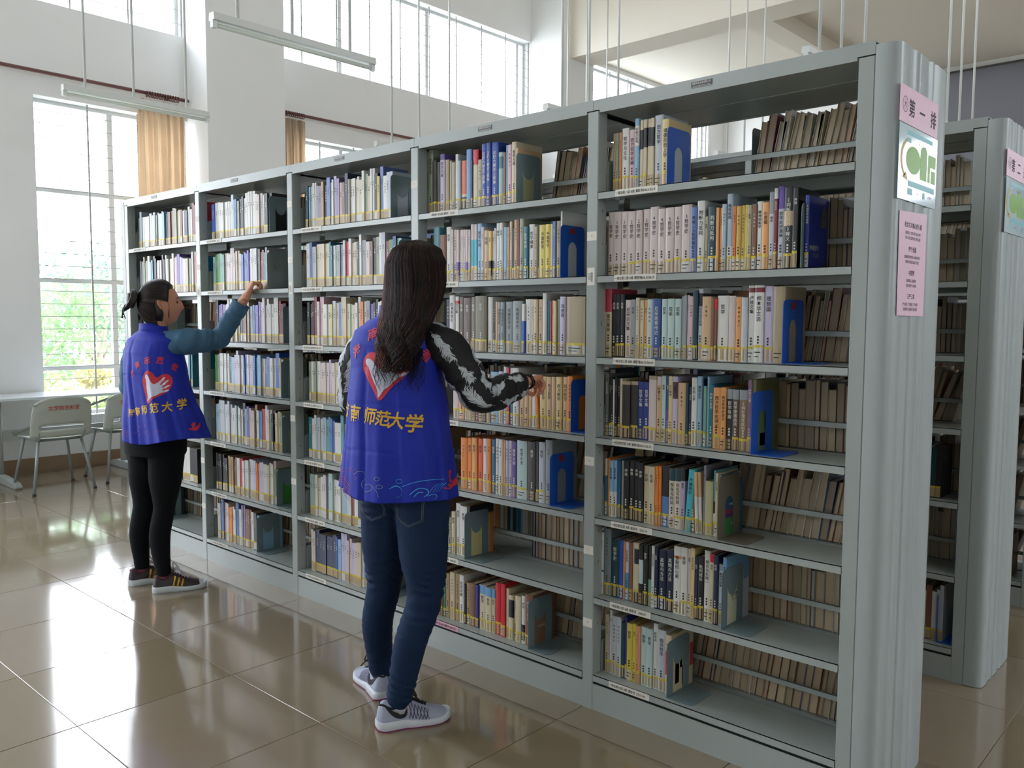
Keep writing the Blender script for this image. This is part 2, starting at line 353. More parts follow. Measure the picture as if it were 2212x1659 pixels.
def add_text(b, txt, size, org, ux, uy, mi, c=None, off=.0006, **k):
    ux, uy = Vector(ux), Vector(uy); nrm = ux.cross(uy).normalized(); org = Vector(org)+nrm*off
    for vs, fs in text_flat(txt, size, **k): b.add([org+ux*x+uy*y for x, y in vs], fs, mi, c)
def rack(y0, label, detail, bays=5):
    R = empty('book_rack', (0, y0, 0), 0, label=label, cat='bookshelf')
    px = post_x()
    for i, (a, c) in enumerate(px):
        for side in (0, 1):
            b = MB(); ya, yb = (0, .05) if side == 0 else (DEP-.05, DEP)
            poly = [(a+.003, ya), (c-.003, ya), (c, ya+.003), (c, yb), (c-.002, yb), (c-.002, ya+.006), (a+.002, ya+.006), (a+.002, yb), (a, yb), (a, ya+.003)] if side == 0 else \
                   [(a+.003, yb), (a, yb-.003), (a, ya), (a+.002, ya), (a+.002, yb-.006), (c-.002, yb-.006), (c-.002, ya), (c, ya), (c, yb-.003), (c-.003, yb)]
            b.prism(poly, 0, RH-.04)
            p = b.build('post', M_steel, R)
            if side == 0 and detail:
                sl = MB()                                           # punched slots on the inner flanges
                for z in [.2+.0575*k for k in range(34)]:
                    if random.random() < .55: continue
                    h = .018 if random.random() < .3 else .008
                    for xx, s_ in ((a, -1), (c, 1)):
                        x_ = xx+.0004*s_
                        sl.quad([(x_, .027, z), (x_, .030, z), (x_, .030, z+h), (x_, .027, z+h)][::s_])
                sl.build('slot', M_dark, p)['kind'] = 'stuff'
                if 0 < i < 5:
                    for z in (2.005, 1.727, .922, .595, .324):
                        if random.random() < .12: continue
                        st = MB(); st.box((a+.003, -.0008, z-.018), (c-.003, 0, z+.014)); add_text(st, '%d' % random.randint(2, 9), .009, ((a+c)/2, -.0008, z), (1, 0, 0), (0, 0, 1), 1); st.build('post_label', [M_paper, M_ink], p)
                    st = MB(); st.box((a+.006, -.0008, 1.552), (c-.010, 0, 1.614)); xm = (a+c)/2-.002
                    for k in range(12): st.box((xm-.002, -.0012, 1.565+k*.0028), (xm+.008, -.0008, 1.565+k*.0028+.0014), 1)
                    add_text(st, '西方哲学', .006, (xm-.008, -.0008, 1.583), (1, 0, 0), (0, 0, 1), 1, vertical=True); st.build('barcode_label', [M_paper, M_ink], p)
    for k in range(bays):                                           # k=0 is the bay nearest the end panel
        bx0, bx1 = px[k+1][1], px[k][0]; w = bx1-bx0; bay = 5-k
        tb0 = SEAM[k] if k < 4 else XL0; tb1 = SEAM[k-1] if k else 0
        b = MB()                                                    # canopy: front fascia, top sheet, inner lips
        for s_ in (0, 1):
            f = (lambda y: y) if s_ == 0 else (lambda y: DEP-y)
            def bx(a, c): b.box((a[0], min(f(a[1]), f(c[1])), a[2]), (c[0], max(f(a[1]), f(c[1])), c[2]))
            bx((tb0+.0008, 0, RH-.036), (tb1-.0008, .002, RH)); bx((bx0+.004, 0, RH-.046), (bx1-.004, .002, RH-.036))
        b.box((tb0+.0008, .002, RH-.003), (tb1-.0008, DEP-.002, RH))
        b.box((bx0+.001, .002, RH-.041), (bx1-.001, .213, RH-.039)); b.box((bx0+.001, .219, RH-.041), (bx1-.001, DEP-.002, RH-.039)); b.box((bx0+.001, .208, RH-.0435), (bx1-.001, .224, RH-.041))
        top = b.build('canopy', M_steel, R)
        if detail:
            xm = (tb0+tb1)/2-.055; b = MB(); b.box((xm-.037, -.0012, RH-.029), (xm+.037, 0, RH-.009)); fr = .0012
            for a in [(xm-.037, xm+.037, RH-.0285, RH-.0275), (xm-.037, xm+.037, RH-.0105, RH-.0095)]: b.box((a[0], -.0018, a[2]), (a[1], -.0012, a[3]), 1)
            add_text(b, '和新安全设备有限公司', .0078, (xm, -.0012, RH-.016), (1, 0, 0), (0, 0, 1), 1, narrow=.85); add_text(b, 'ANQUAN SHEBEI YOUXIAN GONGSI', .0042, (xm, -.0012, RH-.0245), (1, 0, 0), (0, 0, 1), 1, narrow=.8)
            b.build('nameplate', [mat('nameplate_blue', '#24303a', .35), M_paper], top)
        b = MB(); b.box((bx0-.004, .002, 0), (bx1+.004, .004, .098)); b.box((bx0-.004, DEP-.004, 0), (bx1+.004, DEP-.002, .098)); b.build('kick_plate', M_steel, R)
        b = MB(); b.box((bx0, .012, .02), (bx1, .014, .125)); b.build('gap_shade', M_dark, R)  # dark sheet painting in the shade of the slit above the kick plate
        for t, z in enumerate(SH):
            b = MB(); e_ = .0015
            for s_ in (0, 1):
                y_a, y_b = (0.0005, .205) if s_ == 0 else (.228, DEP-.0005)
                b.box((bx0+e_, y_a, z-.003), (bx1-e_, y_b, z-.0005)); 
                yl = y_a if s_ == 0 else y_b-.002
                b.box((bx0+e_, yl, z-.023), (bx1-e_, yl+.002, z-.0005)); b.box((bx0+e_, min(yl, yl+(.014 if s_ == 0 else -.012)), z-.0245), (bx1-e_, max(yl+.002, yl+(.014 if s_ == 0 else -.012)), z-.023))
                yr = .195 if s_ == 0 else .228
                b.box((bx0+e_, yr, z-.04), (bx1-e_, yr+.002, z-.0025))
            sh = b.build('shelf', M_steel, R)
            for xx in (bx0+.001, bx1-.003):
                b = MB(); b.prism([(.052, z), (.20, z), (.20, z+.118), (.06, z+.118), (.052, z+.105)], xx, xx+.0018, ax='x'); b.build('bracket', M_steel, sh); b = MB()
                b.prism([(.232, z), (.38, z), (.38, z+.105), (.37, z+.118), (.232, z+.118)], xx, xx+.0018, ax='x'); b.build('bracket', M_steel, sh)
            b = MB(); b.box((bx0+.002, .213, z+.082), (bx1-.002, .215, z+.100)); b.box((bx0+.002, .213, z+.0985), (bx1-.002, .221, z+.100)); b.build('back_rail', M_steel, R)
            if detail and not (k == 0 and False):
                pink = (bay == 4 and t == 6); b = MB(); x0 = bx0+.075; h0 = z-.0235; dz = random.uniform(-.001, .001)
                b.box((x0, -.0010, h0+dz), (x0+.172, .0003, h0+.0225+dz))
                s = '一排%s柜%s层 B类 索取号' % (BAYN[bay], NUM[t]); call = CALL[t+1] if bay == 5 else CALL4[t+1]
                add_text(b, s, .0115, (x0+.058, -.0010, h0+.0108+dz), (1, 0, 0), (0, 0, 1), 1, narrow=.85); add_text(b, call, .0115, (x0+.138, -.0010, h0+.0108+dz), (1, 0, 0), (0, 0, 1), 1, narrow=.78)
                b.build('shelf_label', [M_pinkpaper if pink else M_paper, M_ink], sh)
    # pleated end panel
    pf = [(.0008, -.001), (.030, -.004), (.044, -.002), (.055, .004), (.062, .012), (.066, .022), (.067, .075), (.064, .080), (.064, .118), (.067, .124), (.067, .142), (.060, .150), (.060, .156), (.066, .160), (.0675, .17),
          (.067, .232), (.062, .238), (.062, .262), (.067, .268), (.068, .285), (.063, .291), (.063, .30), (.068, .306), (.066, .40), (.063, .425), (.056, .432), (.03, .435), (.0008, .434)]
    b = MB(); b.prism(pf, .002, RH-.012); e_ = b.build('end_panel', M_steel2, R, True); e_.data.set_sharp_from_angle(angle=.9)
    pf2 = [(-(x)+XL0, y) for x, y in pf][::-1]; b = MB(); b.prism(pf2, .002, RH-.012); b.build('end_panel', M_steel2, R)
    return R
rack1 = rack(0, 'long grey steel book rack nearest the camera, where both volunteers sort books', True)
rack2 = rack(1.17, 'second grey steel book rack, directly behind the nearest one', False)
rack3 = rack(2.36, 'third grey steel book rack, farthest back and mostly hidden', False)
BOOKS={
 (4, 1):"-1887,30.4,272,e,哲学文选, -1857,26.9,224,K3,-, -1830,23.2,216,K3,-, -1806,27.8,245,l,哲学文集,V3@0-.1 -1779,24.4,219,A,-, -1754,13,212,A,-, -1741,22.4,204,u,-, -1719,15.9,235,W,-, -1703,19.1,206,a,-, -1684,31.5,204,K,-,q3@0-.67+C@.67-.73 -1652,29.2,245,S3,-, -1623,9.4,197,K,-, -1614,30.4,239,C,-,R@0-.25 -1584,24.2,196,u,, -1559,25.3,254,B4,*汉魏六朝百三家集, -1534,23.8,255,B4,*汉魏六朝百三家集, -1510,38,254,B4,*汉魏六朝百三家集, -1472,26,211,m2,-,T@.08-.3 -1446,14.3,208,b,-, -1432,10,234,L,-, -1422,21.3,234,k,, -1401,23.8,242,C,哲学大纲, -1377,13.9,215,c,-,",
 (4, 2):"-1849,36.9,234,T2,-, -1812,41.5,200,b,-, -1771,31,231,W,哲学, -1740,13.5,218,P,, -1726,16.8,217,P,, -1709,17,215,P,-,V@.62-.88 -1692,13.3,214,P,, -1679,13.2,214,P,, -1666,13.2,213,P,, -1653,13.4,212,P,-,V@.62-.88 -1639,13,211,P,, -1626,22.7,232,P,-,c2@.27-.73 -1604,16.1,231,P,-,c2@.27-.73 -1588,25.8,232,L,哲学大纲, -1562,15.8,217,P,, -1546,25.3,202,c,中国, -1521,15.6,198,y,哲学,K@.6-.9 -1505,12.4,197,y,哲学,K@.6-.9 -1493,12.3,208,w,, -1480,18.6,226,W,精神, -1462,18.2,227,W,哲学, -1444,21.1,208,L,-, -1422,11,207,q2,, -1411,13.2,228,C,, -1398,14.8,201,K,-, -1384,17.7,232,c,, -1366,12,235,M,-, -1354,23.2,234,e,, -1331,23,202,T,*哲学原理, -1308,28.7,209,W,哲学纲要, -1279,16.9,199,A,, -1262,8.7,202,K,-, -1253,33.4,203,Y,中国哲学, -1220,25,203,Y,中国哲学, -1195,10.9,202,C,-, -1184,13.6,211,S,*哲学史, -1170,22.7,212,A,, -1148,8.7,246,W,-,",
 (4, 3):"-1775,26.4,216,N,, -1749,30.7,232,W,欧洲思想史, -1718,22.5,227,W,论文集,R@.08-.13 -1695,28.1,224,b2,*哲学, -1667,46.4,221,b2,*哲学, -1621,26,223,t3,*哲学, -1595,64.1,227,t3,*哲学, -1531,28.5,222,W,-, -1502,15.5,203,K,, -1487,13.7,203,c,-, -1473,20.5,201,g,希腊哲学史, -1453,22.6,201,g,希腊哲学史, -1430,42.3,202,g,希腊哲学史, -1388,49.2,204,g,希腊哲学史, -1339,14.6,193,B,-,W@0-.35 -1324,32,210,W,, -1292,14.3,210,C,, -1278,19.9,209,C,, -1258,25.5,209,c,, -1232,19.5,232,W,-, -1213,14.1,204,T,-, -1199,8.3,202,M3,-, -1190,11,204,o,, -1180,13.6,202,y,-, -1166,16.5,208,g,-, -1149,26.9,218,l,理想国, -1122,89.6,217,A,-,",
 (4, 4):"-1728,35.7,183,P,-, -1693,33.5,180,o,, -1659,24.1,186,W,-, -1635,21.1,187,C,-, -1614,16.3,188,u,-, -1598,18.4,189,r,-, -1579,30.3,185,u,-, -1549,19.1,196,N,-, -1530,19.2,196,C,, -1511,47.1,207,L,, -1464,24.6,211,l,, -1439,18.3,230,W,, -1421,15.4,226,r,-, -1405,21.1,227,T,-,W@0-.3 -1384,30,228,W,哲学, -1354,27.7,200,c,西方哲学, -1327,22.3,197,c,西方哲学, -1304,16.1,196,c,-, -1288,27,206,W,-, -1261,14.5,200,O,-, -1247,36.6,201,y,西方哲学, -1210,25.2,201,c,西方哲学, -1185,19.3,202,c,-, -1166,30.2,203,y,西方哲学, -1135,26.9,204,c,西方哲学, -1108,25.3,208,O,,",
 (4, 5):"-1681,39.4,214,O,, -1642,27.3,217,O,哲学, -1615,28.7,220,o,哲学, -1586,33,219,O2,哲学, -1553,23.5,222,W,美学, -1529,23,224,O,, -1506,24.7,224,D2,*哲学, -1482,21.1,229,W,, -1461,22.7,228,W,, -1438,12,227,o,-, -1426,17.8,226,l,, -1408,18.5,228,l,, -1390,27.1,227,V3,*美学大纲, -1363,52.5,234,m,哲学大全, -1310,49.3,234,K3,*美学, -1261,13.8,240,K,-, -1247,31.2,239,w,哲学, -1216,34.1,250,s,,",
 (4, 6):"-1778,19.6,150,e4,-, -1759,20.3,156,u,, -1738,23.6,183,C,哲学, -1715,26.6,222,W,哲学, -1688,41.2,215,W,哲学, -1647,16.2,220,O,-,K@0-.2",
 (4, 7):"-1889,49.1,150,e,, -1840,43.8,201,b,*哲学, -1796,21.3,166,D3,-, -1775,24.1,195,t,, -1751,28.8,206,C,, -1722,31.9,206,t,, -1690,26.8,207,W,哲学问题, -1663,12.2,170,K,-, -1651,25.5,180,t,, -1626,33.9,186,b3,-, -1592,16.2,183,N4,-, -1575,39.7,189,C,哲学,L2@0-.2 -1536,35.1,186,C,哲学,L2@0-.2 -1501,19.4,186,C,哲学,L2@0-.2 -1481,30.8,217,R,-, -1450,13.6,220,R,-, -1437,15.3,222,R,-, -1422,16.5,206,C,-, -1405,26.1,183,C,-,K@.1-.5 -1379,14.7,184,C,, -1364,29.4,189,C,-, -1335,21.7,195,W,哲学,K@.6-.93 -1313,39.6,208,b,*科学与哲学,",
 (5, 1):"-916,12.8,205,u,, -903,11.7,205,u,, -891,11.7,205,u,, -880,4.5,204,O,-, -875,28.7,216,W,哲学与文化, -846,25.1,207,k,西方哲学史稿, -821,16.8,241,W,判断力批判,L@0-.1+L@.38-.95 -804,16.7,234,C,-,K@.14-.42 -788,14.3,234,C,-,K@.12-.4 -773,14.4,234,C,-,K@.12-.39 -759,14.1,235,C,-,K@.13-.4 -745,33.5,241,w,西方哲学, -711,26.6,222,y,道德形而上学,",
 (5, 2):"-930,24.5,224,P,1哲学史, -906,32.7,223,P,1哲学史, -873,29.9,222,P,1哲学史, -843,30.3,220,P,2哲学史, -813,26.6,221,P,2哲学史, -786,30.5,223,P,2哲学史, -756,34.1,228,P,4哲学史, -722,30.3,219,P,4哲学史, -691,32,220,P,5哲学史, -659,28.2,220,P,6哲学史, -631,36.7,224,P,3哲学史, -595,22,213,S,康德三大批判精粹, -573,27,232,W,判断力批判, -546,11.9,180,u,康德, -534,30.7,210,D,*判断力批判, -503,10.5,205,o,-, -492,11.6,204,o,, -481,14.6,214,a,, -466,20.2,245,a,理性批判,W@.68-1 -446,12.8,205,q,, -433,16.8,204,z,, -417,14.5,205,z,, -402,9.3,205,Y,, -393,13.5,203,u,批判, -379,16.4,205,b,, -363,18.2,212,W,精神现象学, -345,22,207,o,小逻辑, -323,15.9,237,w,美学,s@0-.28 -307,11.7,247,M,哲学导论,W@0-.13 -295,21.5,251,w,哲学史讲演录,V@0-.27 -273,27.1,246,K2,《判断力批判》释义,c@.29-.47 -246,16.2,243,K2,康德, -209,13.4,217,Bk,*康德哲学讲演录,",
 (5, 3):"-957,18.4,243,C,强力意志,r@0-.34 -938,25.4,242,C,强力意志,r@0-.34 -913,21.1,223,K,*尼采, -892,19.7,222,K,*尼采, -872,18.1,222,K,*尼采, -854,27.8,202,P,尼采论文集, -826,19.7,203,s,尼采, -807,14.7,209,C,, -792,16.3,200,C,, -776,15.1,201,o,, -761,21.9,203,m,, -739,34.1,205,B2,*尼采思想传记, -704,4.6,206,K,-, -700,21.3,203,m,尼采, -679,26.5,204,m,尼采, -652,25.3,203,m,尼采, -627,10.9,211,s,-, -616,11.9,214,s,-, -604,7.4,215,W,, -597,15.1,211,k,, -582,19.1,229,D,-, -562,16.7,234,w,20世纪的西方哲学,K@.06-.24 -546,32.4,209,c,, -513,11.3,204,b,-, -502,10.2,202,b,-,R@0-.18+K@.74-.9 -492,38.8,211,W,哲学, -453,24,210,P,-, -429,24.5,205,o,, -405,19.5,204,w,-, -385,23.2,241,W,卢梭文集,M@.03-.09 -362,30.4,241,W,叔本华文选,M@.03-.09 -332,30,238,l,理想国, -301,37.7,236,A,-,",
 (5, 4):"-935,14.2,225,d,*哲学的故事, -921,10.5,213,K,, -911,11,211,K,, -900,6.1,206,W,-, -893,11,215,K,, -882,13.1,211,K,, -869,9.8,211,C,, -860,33.4,203,K3,-,A@0-.06 -826,30,204,K3,-,A@0-.06 -796,24.4,203,N2,*哲学文集, -772,24.1,204,N2,*哲学文集, -748,30.3,227,P,-,A@0-.06 -717,19.3,226,c,回避人性,P@0-.13 -698,16,229,m,哲学, -682,13.6,228,V,*哲学,B2@0-.5 -669,15.7,229,y,时代精神, -653,19.8,229,l,哲学,M2@.08-.33 -633,30.8,209,c,, -602,11.2,209,D,-, -591,11.1,197,N,*知识学, -580,20,229,W,形而上学, -560,18.9,234,L,德国哲学, -541,5,226,N,-, -536,10.8,203,e2,-, -525,7.9,234,L,-, -517,17.5,209,T,*判断力批判, -500,28,200,o,西方哲学史讲义, -472,19,202,o,西方哲学史讲义, -453,24.1,198,K2,*哲学导解,s@0-.16 -429,21.7,198,b2,*哲学原著选读,s@0-.16 -407,31.5,198,t2,*《纯粹理性批判》,s@0-.16 -376,13.7,232,v2,*康德与启蒙, -362,12.5,233,e3,-,",
 (5, 5):"-934,11.2,210,D2,-,C@0-.3 -922,10.1,211,O,, -912,16.7,205,W,哲学文集,L@0-.55 -896,16.8,207,W,哲学文集,L@0-.55 -879,6.5,208,B,-, -872,9.9,208,D2,-, -862,7.7,209,e3,-, -855,7,211,s,-, -848,22.4,212,K,*康德, -825,20.4,215,K,*康德, -805,20.2,215,K,*康德, -785,20,212,K,*康德, -765,22.9,203,C,论证, -742,23.8,204,C,论证, -718,13.4,207,O,, -705,11.1,208,O,, -693,30.3,211,S2,-,K@0-.5 -663,25,205,P2,存在与时间,D@0-.2 -638,23.6,207,P2,存在与时间,D@0-.2 -615,16.6,212,l2,哲学,K@0-.2 -598,23.5,214,c2,海德格尔, -574,19.2,206,t2,哲学, -555,11.6,206,W,-,c@0-.4 -544,12.5,206,W,-,c@0-.4 -531,9.5,232,s2,存在, -522,28.9,182,e4,-, -493,7.3,219,W,-,T2@0-.47+K@.47-.65 -485,10.2,212,C,大师与传统, -475,9.1,207,s,, -466,8.6,181,D2,-,",
 (5, 6):"-956,24.1,230,W,哲学,B2@.61-.64 -932,32.3,248,s3,, -899,32.9,213,D,*哲学史, -866,22.2,215,B3,-, -844,7.1,215,O,-, -837,14.9,213,w,存在的瞬间,T3@.52-1 -822,16,214,b,-, -806,7,216,C,-, -799,21.3,218,C,-,K@.1-.35+K@.82-1 -778,18,216,K,-,m@.25-.65 -760,18.8,218,K,*哲学, -741,16.6,215,e2,-,K@0-.55 -725,12.1,220,W,现代性与哲学, -713,14.3,218,N3,*哲学, -698,30.1,213,N3,*真理与方法, -668,30.8,217,N3,*真理与方法, -638,28.4,236,W,舍勒的心灵,O@.14-.18 -609,24.1,237,W,哲学, -585,13.6,236,P,哲学, -571,14.6,241,y,文化与哲学, -557,12.9,215,N,*哲学, -544,22.8,219,K,*批判理论, -521,22.1,242,W,理论与实践一, -499,15.1,235,C,哲学,R@0-.12 -484,17.3,234,N,*哲学, -467,16.1,206,w,霍克海默集,s@0-.1 -451,12.8,232,w,美学,L2@0-.42",
 (5, 7):"-925,16.6,219,e4,, -908,4.8,214,l2,, -904,10.4,239,W,哲学, -893,23.4,221,w,, -870,19.1,222,w,, -851,17.5,206,D,-, -833,7.5,232,N4,-, -826,24.5,211,Y,哲学, -801,14.6,213,Y,哲学, -786,13.3,210,q2,, -773,7.7,212,q2,-, -765,25.3,213,m,哲学, -740,25.2,212,m,哲学, -715,19,237,W,哲学史, -696,32.8,220,w,西方哲学, -663,24.7,210,C,中西二三集,r@.28-.68",
}
ENDS=[(4, 1, -1341, 'G2'), (4, 2, -1121, 'Bl'), (4, 4, -1061, 'Bs'), (4, 5, -1158, 'Bl'), (4, 6, -1602, 'G2'), (4, 7, -1249, 'G2'), (5, 1, -668, 'Bl'), (5, 2, -214, 'Gr'), (5, 3, -251, 'Bl'), (5, 4, -335, 'Bl'), (5, 5, -446, 'Br'), (5, 6, -425, 'G2'), (5, 7, -622, 'G2')]
# ------------------------------------------------------------------ books
PAL = dict(W='#d6d6d0', w='#b9c0c8', C='#c9bd9f', c='#c9a982', P='#cbbdb9', k='#d3b0b8', K='#1a1b1d', K2='#2b2b2b', K3='#332e29', N='#232e4c', N2='#22387c', N3='#17223c', N4='#2b2c7c', B='#2257b8', B2='#31508f', B3='#2050a8', B4='#2f4ea0', Bk='#1d2f8a',
 L='#8ab6d2', L2='#6c9cc4', T='#1d6c7c', T2='#5b94a0', T3='#2d8fc4', D='#143c44', D2='#2b6284', D3='#3c6a4c', G='#3f8a3c', O='#dd8238', O2='#dd5a2c', o='#dc9c5c', q='#c9733c', q2='#cf9470', q3='#cf6a46', z='#c4a550', Y='#cdbb4c', y='#d6c088', R='#c42430', r='#bb4152', M='#7a2a30', M2='#4a3444', M3='#a8407a',
 s='#8d9499', s2='#807f8a', s3='#6c7a80', d='#5f6463', V='#6450a8', V2='#5a56b0', V3='#5c4a8c', v='#8a7aa0', v2='#7a5c7c', l='#bdb6cf', l2='#a79cb8', b='#7c5440', b2='#5e4c40', b3='#704c3c', t='#a08660', t2='#80684a', t3='#6e6854', m='#b3cac6', m2='#8db0ae', S='#5f78b4', S2='#5878b0', S3='#6a94c8',
 a='#a3b4c0', A='#a6977a', e='#8b9680', e2='#6ea08c', e3='#66683c', e4='#b3b088', u='#a59f86', g='#87918f', c2='#3fb0c0', E='#ffffff', P2='#cfc6b4')
LP = {k: lin(v) for k, v in PAL.items()}
YEL = lin('#c9b430'); TAPE = lin('#a8936a'); WLAB = lin('#c4c4bc'); INK = lin('#22201f'); LIGHT = lin('#c9c9bf')
CN = dict(W='white', w='pale grey', C='cream', c='sand', P='pinkish white', k='pink', K='black', N='navy', B='blue', L='light blue', T='teal', D='dark teal', G='green', O='orange', o='light orange', q='rust', z='mustard', Y='yellow', y='pale yellow', R='red', r='crimson', M='maroon', s='grey', d='dark grey', V='violet', v='purple', l='lilac', b='brown', t='tan', m='mint', S='steel blue', a='blue-grey', A='khaki', e='sage', u='drab', g='slate')
def cname(k):
    sp = dict(e3='olive', e4='pale olive', D3='dull green', M3='magenta', c2='cyan', m2='sea green', Bk='royal blue', N2='deep blue', D2='petrol blue', M2='plum')
    return sp.get(k) or CN.get(k[0], 'plain')
ORD = 'first second third fourth fifth sixth seventh'.split()
TITLES = ['哲学', '西方哲学', '哲学史', '美学', '思想', '中国哲学', '文集', '原理', '逻辑学', '伦理学']
def lum(c): return c[0]*.3+c[1]*.59+c[2]*.11
def book_mesh(w, h, d, ck, title, bands, lab, tall_font=None):
    """origin: spine bottom left; spine faces -y"""
    b = MB(); c = LP[ck]; th = .0022 if w > .012 else .0012; bul = .0012 if w > .016 else 0
    sp = [(0, .0012), (w*.2, -bul*.6), (w*.5, -bul), (w*.8, -bul*.6), (w, .0012)]
    cuts = [(0, h)]; segs = []
    bs = []
    if bands:
        for s in bands.split('+'):
            k, r = s.split('@'); a, e_ = map(float, r.split('-')); bs.append((h*(1-e_), h*(1-a), LP[k]))
    zs = sorted({0, h, *[q for x in bs for q in x[:2]]}); zs = [z for z in zs if 0 <= z <= h]
    for z0, z1 in zip(zs[:-1], zs[1:]):
        if z1-z0 < 1e-5: continue
        zm = (z0+z1)/2; cc = c
        for a, e_, k in bs:
            if a < zm < e_: cc = k
        for (xa, ya), (xb, yb) in zip(sp[:-1], sp[1:]): b.quad([(xa, ya, z0), (xb, yb, z0), (xb, yb, z1), (xa, ya, z1)], 0, cc)
        b.box((0, .0012, z0), (th, d, z1), 0, cc if z0 > 0 else c, 'xXY'); b.box((w-th, .0012, z0), (w, d, z1), 0, cc if z1 < h else (cc if bs else c), 'xXY')
    for z in (0, h):
        n = [(x, y, z) for x, y in sp]; b.quad([*n, (w, d, z), (w-th, d, z), (w-th, .004, z), (th, .004, z), (th, d, z), (0, d, z)], 0, c)
    # call-number label near the foot
    if lab:
        z0, z1, kind = lab
        y = -bul-.0005; yl = lambda x: -bul*(1-abs(2*x/w-1))-.0006
        cl = WLAB if kind == 1 else TAPE
        b.quad([(0.0003, yl(0)+.0012, z0), (w*.5, yl(w/2), z0), (w-.0003, yl(w)+.0012, z0), (w-.0003, yl(w)+.0012, z1), (w*.5, yl(w/2), z1), (.0003, yl(0)+.0012, z1)], 0, cl)
        if kind != 3: b.quad([(.0002, yl(0)+.0008, z1), (w*.5, yl(w/2)-.0002, z1), (w-.0002, yl(w)+.0008, z1), (w-.0002, yl(w)+.0008, z1+.008), (w*.5, yl(w/2)-.0002, z1+.008), (.0002, yl(0)+.0008, z1+.008)], 0, YEL)
        if kind != 2 and w > .009:
            for k in range(2):
                za = z0+(z1-z0)*(.62-.32*k); b.quad([(w*.15, y-.0006, za), (w*(.8-.2*k), y-.0006, za), (w*(.8-.2*k), y-.0006, za+.003), (w*.15, y-.0006, za+.003)], 0, INK)
    tc = INK if lum(c) > .16 else LIGHT
    auto = title and title[0] == '~'
    if auto: title = title[1:]
    if title and title != '-' and w > .006:
        if title[0] == '*': title = title[1:]; tc = LIGHT
        elif bs and lum(c) < .16 and len(bs): tc = LIGHT
        n = len(title); s = min(w*(.42 if auto else .6), h*.5/n, .008 if auto else .0155); s = max(s, .0035); av = s*(1.75 if auto else 1.06)
        top = .87
        if bands and '@0-' in bands.split('+')[0]:
            q = float(bands.split('+')[0].split('@0-')[1]); top = min(.87, .97-q) if q < .4 else .87
        zt = h*top-n*av*.5
        add_text(b, title, s, (w/2, -bul-.0002, zt), (1, 0, 0), (0, 0, 1), 0, tc, off=.0004, vertical=True, adv=av)
        if w > .010:
            zb = (lab[1]+.012 if lab else .02); s2 = min(w*.3, .006)
            for k in range(3): b.quad([(w*.5-s2/2, -bul-.0006, zb+.009*k), (w*.5+s2/2, -bul-.0006, zb+.009*k), (w*.5+s2/2, -bul-.0006, zb+.009*k+s2), (w*.5-s2/2, -bul-.0006, zb+.009*k+s2)], 0, tc)
    p = MB(); p.box((th, .003, .0025), (w-th, d-.004, h-.0025)); 
    return b, p
def lean(o, ang):
    o.rotation_euler = (0, ang, 0)
bayname = {5: 'poster-end bay', 4: 'neighbouring bay'}
LEANS = {(5, 5, 20): .07, (5, 5, 21): -.06, (5, 5, 22): -.05, (5, 5, 23): -.05, (4, 4, 18): 0, (4, 4, 19): -.075}
for (bay, t), s in sorted(BOOKS.items()):
    z = SH[t-1]; rows = s.split(); rnd = random.Random(bay*10+t); n = len(rows)
    for i, r in enumerate(rows):
        x, w, h, ck, title, bands = r.split(','); x = float(x)/1000; w = float(w)/1000; h = float(h)/1000
        if title == '' : title = '~'+rnd.choice(TITLES)+rnd.choice(['', '', '导论', '研究', '讲义'])
        k = rnd.random(); z1 = min(.045, h*.2)*rnd.uniform(.85, 1.05); lab = (.004, z1, 1 if k < .25 else (2 if k < .8 else 3)) if w > .007 else (.004, z1, 2)
        thick = w > .05
        d = rnd.uniform(.135, .155) if h < .225 else rnd.uniform(.15, .165)
        cb, pg = book_mesh(w-.0006, h-.0005, d, ck, title, bands, lab)
        o = cb.build('book', M_book, loc=(x+.0003, .05+rnd.uniform(-.004, .004), z+.0002))
        pg.build('pages', M_page, o)
        nm = cname(ck); extra = ''
        if bands: extra = ' with %s band' % cname(bands.split('@')[0])
        th = 'thick ' if w > .032 else ('thin ' if w < .010 else ''); tl = 'tall ' if h > .235 else ('short ' if h < .19 else '')
        tag(o, '%s%s%s book%s, %s from left, %s shelf, %s' % (th, tl, nm, extra, {1: 'first', 2: 'second', 3: 'third'}.get(i+1, '%dth' % (i+1)), ORD[t-1], bayname[bay]), 'book', 'spine-out books in the %s' % bayname[bay])
        L = LEANS.get((bay, t, i))
        if L: lean(o, L)
# writing on the cover of the blue book at the right end of shelf two
def cover_text(bay, t, idx, txt, size, y, z, c):
    r = BOOKS[bay, t].split()[idx].split(','); x = (float(r[0])+float(r[1]))/1000
    b = MB(); add_text(b, txt, size, (x+.0002, y, SH[t-1]+z), (0, 1, 0), (0, 0, 1), 0, c, off=.0004); return b
books = [o for o in COL.objects if o.name.split('.')[0] == 'book']
def attach(bay, t, idx, mb, name):
    r = BOOKS[bay, t].split()[idx].split(','); x = float(r[0])/1000+.0003
    for o in books:
        if abs(o.location.x-x) < 1e-4 and abs(o.location.z-SH[t-1]-.0002) < 1e-4:
            m = mb.build(name, M_book, o); m.matrix_parent_inverse = Matrix.Translation(-o.location); return m
nb = len(BOOKS[5, 2].split())-1
b = cover_text(5, 2, nb, '康德哲学', .0165, .09, .062, LIGHT); b2 = cover_text(5, 2, nb, '讲演录', .0165, .105, .040, lin('#707890'))
b.v += b2.v; off = len(b.v)-len(b2.v); b.f += [tuple(i+off for i in f) for f in b2.f]; b.m += b2.m; b.c += b2.c
